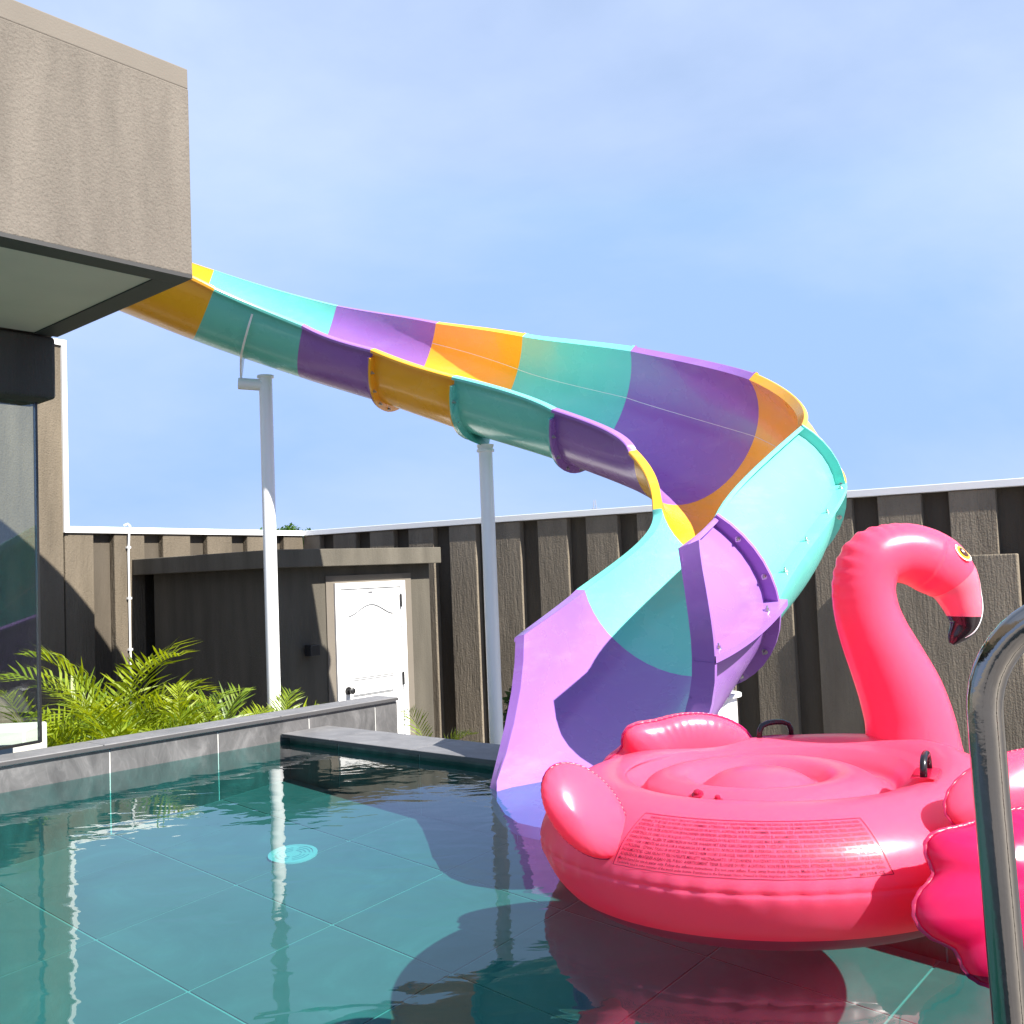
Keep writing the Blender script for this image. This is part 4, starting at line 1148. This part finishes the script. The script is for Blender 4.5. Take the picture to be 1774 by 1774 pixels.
# ------------------------------------------------------------------ palms
def frond_mesh(seed, length=0.9, droop=0.55, nl=26, wid=0.26):
    rnd = random.Random(seed)
    v, f = [], []
    pts = []
    for i in range(nl + 1):
        t = i / nl
        pts.append(V(length * (t - 0.18 * droop * t ** 3), 0, length * (0.45 * t - droop * t * t * 0.75)))
    # rachis
    for i in range(nl + 1):
        w = 0.007 * (1 - 0.8 * i / nl)
        v += [pts[i] + V(0, -w, 0), pts[i] + V(0, w, 0), pts[i] + V(0, 0, -w * 1.2)]
    for i in range(nl):
        a = i * 3; b = a + 3
        f += [(a, a + 1, b + 1, b), (a + 1, a + 2, b + 2, b + 1), (a + 2, a, b, b + 2)]
    for i in range(3, nl + 1):
        t = i / nl
        L = wid * (sin(pi * (0.14 + 0.80 * t)) ** 0.75) * rnd.uniform(0.85, 1.1)
        tg = (pts[i] - pts[i - 1]).normalized()
        for sg in (-1, 1):
            fw_ = 0.55 + 0.5 * t + rnd.uniform(-0.1, 0.1)
            d = (tg * fw_ + V(0, sg, 0) * rnd.uniform(0.6, 1.0) + V(-tg.z, 0, tg.x) * rnd.uniform(0.25, 0.75)).normalized()
            base = pts[i]; wv = tg * 0.0125
            mid = base + d * L * 0.5; tip = base + d * L + V(0, 0, -L * rnd.uniform(0.10, 0.42))
            mid.z -= L * 0.02
            k = len(v)
            v += [base - wv * 0.5, base + wv * 0.5, mid - wv, mid + wv, tip]
            f += [(k, k + 1, k + 3, k + 2), (k + 2, k + 3, k + 4)]
    me = bpy.data.meshes.new('frond'); me.from_pydata([tuple(q) for q in v], [], f); me.update(); me.materials.append(MAT['leaf'])
    return me
FR = [frond_mesh(s, 0.85 + 0.1 * (s % 3), 0.45 + 0.18 * (s % 4), 22, 0.30 + 0.03 * (s % 3)) for s in range(8)]
def palm(px, py, z0, ztop, nf, size, rnd, label, spread=0.95):
    root = empty('areca_palm', V(px, py, z0), label, 'palm', 'areca palms in the planting bed')
    st = MB()
    crown = ztop - 0.42 * size
    for k in range(max(3, nf // 4)):
        a = rnd.uniform(0, 2 * pi); r_ = rnd.uniform(0.02, 0.16)
        st.tube([V(px + cos(a) * r_ * 0.5, py + sin(a) * r_ * 0.5, z0), V(px + cos(a) * r_, py + sin(a) * r_, max(z0 + 0.2, crown - rnd.uniform(0, 0.15)))], [0.018, 0.010], 7)
    st.build('stem', MAT['stem'], root, 60)
    for k in range(nf):
        o = bpy.data.objects.new('frond', FR[rnd.randrange(8)]); COL.objects.link(o); o.parent = root
        a = 2 * pi * k / nf * 2.4 + rnd.uniform(-0.5, 0.5)
        tilt = rnd.uniform(0.15, 1.25) * spread
        s_ = size * rnd.uniform(0.7, 1.1)
        h = crown - rnd.uniform(0.0, 0.42) * size - z0
        o.location = (cos(a) * 0.06, sin(a) * 0.06, h)
        o.rotation_euler = (rnd.uniform(-0.3, 0.3), -(pi / 2 - 0.45 - tilt * 0.8) , a)
        o.rotation_mode = 'XYZ'
        o.scale = (s_, s_, s_)
rnd = random.Random(11)
BZ = GZ + 0.752
palm(-2.62, 6.75, BZ, 0.33, 20, 0.9, rnd, 'tallest areca palm with dark crown rising behind the stone kerb', 0.9)
palm(-3.00, 6.45, BZ, 0.08, 22, 0.8, rnd, 'areca palm spreading yellow green fronds next to the glass wall')
palm(-2.42, 6.20, BZ, 0.06, 24, 0.8, rnd, 'bushy areca palm right in front of the tallest palm')
palm(-2.08, 6.45, BZ, 0.10, 24, 0.85, rnd, 'broad areca palm between the tallest palm and the first white post')
palm(-1.82, 6.75, BZ, 0.06, 20, 0.65, rnd, 'upright areca palm arching in front of the shed side wall')
palm(-2.75, 5.75, BZ, 0.05, 20, 0.75, rnd, 'low areca palm with dark fronds beside the air conditioner')
palm(-2.20, 5.95, BZ, 0.02, 20, 0.7, rnd, 'low areca palm with fronds leaning over the long stone kerb')
palm(-1.66, 6.95, BZ, -0.04, 14, 0.5, rnd, 'areca palm with drooping fronds around the first white post')
palm(-1.85, 6.25, BZ, -0.04, 18, 0.65, rnd, 'small areca palm pressed against the kerb below the first white post')
palm(-2.62, 6.42, BZ, -0.02, 24, 0.7, rnd, 'dense low areca palm filling the gap below the tallest palm')
palm(-2.30, 6.62, BZ, 0.05, 24, 0.75, rnd, 'areca palm with bright fronds against the dark shed side wall')
palm(-2.02, 6.10, BZ, -0.06, 22, 0.6, rnd, 'squat areca palm with short fronds touching the kerb stones')
palm(-2.95, 6.05, BZ, -0.02, 22, 0.7, rnd, 'low areca palm half hidden behind the edge of the glass wall')
palm(-1.12, 6.95, GZ, -0.03, 7, 0.32, rnd, 'short areca palm showing a few frond tips in front of the white door')
palm(-0.62, 7.30, GZ, -0.22, 8, 0.45, rnd, 'small tuft of thin leaves at the foot of the white door')
# dark shrub by the second post
def leaf_cloud(name, centre, rx, rz, n, size, mat, parent, rnd):
    v, f = [], []
    for _ in range(n):
        d = V(rnd.gauss(0, 1), rnd.gauss(0, 1), rnd.gauss(0, 1)).normalized() * rnd.uniform(0.35, 1.0) ** 0.5
        p = Vector(centre) + V(d.x * rx, d.y * rx, d.z * rz)
        a = V(rnd.gauss(0, 1), rnd.gauss(0, 1), rnd.gauss(0, 1)).normalized(); b = a.cross(V(rnd.gauss(0, 1), rnd.gauss(0, 1), rnd.gauss(0, 1))).normalized()
        s = size * rnd.uniform(0.6, 1.3); k = len(v)
        v += [p - a * s, p + b * s * 0.45, p + a * s, p - b * s * 0.45]; f.append((k, k + 1, k + 2, k + 3))
    return mesh_obj(name, v, f, mat, parent)
sb = empty('shrub', V(0.02, 8.15, GZ), 'dark green leafy shrub between the middle post and the slide outlet', 'shrub')
m = MB(); m.tube([V(0.02, 8.15, GZ), V(0.03, 8.15, -0.4), V(0.02, 8.13, -0.1)], [0.03, 0.02, 0.01], 8); m.build('stem', MAT['bark'], sb)
leaf_cloud('foliage', (0.02, 8.15, -0.32), 0.17, 0.33, 900, 0.035, MAT['bush'], sb, rnd)
# far tree behind the fence corner
ft = empty('far_tree', V(-8.6, 40, GZ), 'distant green tree top just showing over the white fence cap', 'tree')
m = MB(); m.tube([V(-8.6, 40, GZ), V(-8.5, 40, 1.0), V(-8.4, 40, 2.2)], [0.22, 0.16, 0.08], 10); m.build('trunk', MAT['bark'], ft)
cro = MB()
v_, f_ = [], []
for cx2, cz2, rr2 in ((-9.5, 2.35, 0.62), (-8.7, 2.5, 0.5), (-8.0, 2.25, 0.55), (-7.3, 2.1, 0.5)):
    for _ in range(700):
        d = V(rnd.gauss(0, 1), rnd.gauss(0, 1), rnd.gauss(0, 1)).normalized() * rnd.uniform(0.3, 1)
        p = V(cx2, 40, cz2) + d * rr2
        a = V(rnd.gauss(0, 1), rnd.gauss(0, 1), rnd.gauss(0, 1)).normalized(); b = a.cross(V(0.3, 0.2, 1)).normalized(); k = len(v_)
        v_ += [p - a * 0.09, p + b * 0.05, p + a * 0.09, p - b * 0.05]; f_.append((k, k + 1, k + 2, k + 3))
mesh_obj('crown', v_, f_, MAT['farleaf'], ft)
# far lattice tower
py_ = 420.0; px_ = (1031 - 887) / 1774 * py_ * 1.0
lt = empty('lattice_tower', V(px_, py_, GZ), 'tiny distant lattice power tower above the fence', 'tower')
m = MB(); Ht = 29.0
def lw(z): return 2.2 * (1 - z / Ht) + 0.35
for a_, b_ in ((1, 1), (1, -1), (-1, 1), (-1, -1)):
    m.tube([V(px_ + a_ * lw(0), py_ + b_ * lw(0), GZ), V(px_ + a_ * lw(Ht), py_ + b_ * lw(Ht), GZ + Ht)], 0.12, 5)
nz_ = 9
for i in range(nz_):
    z0_, z1_ = Ht * i / nz_, Ht * (i + 1) / nz_
    for s_ in (1, -1):
        m.tube([V(px_ - lw(z0_) * s_, py_ - lw(z0_), GZ + z0_), V(px_ + lw(z1_) * s_, py_ - lw(z1_), GZ + z1_)], 0.07, 4)
m.build('lattice', MAT['pylon'], lt)
for z_, w_ in ((22.5, 2.4), (25.5, 1.9)):
    m = MB(); m.tube([V(px_ - w_, py_, GZ + z_), V(px_ + w_, py_, GZ + z_)], 0.12, 5); m.build('cross_arm', MAT['pylon'], lt)
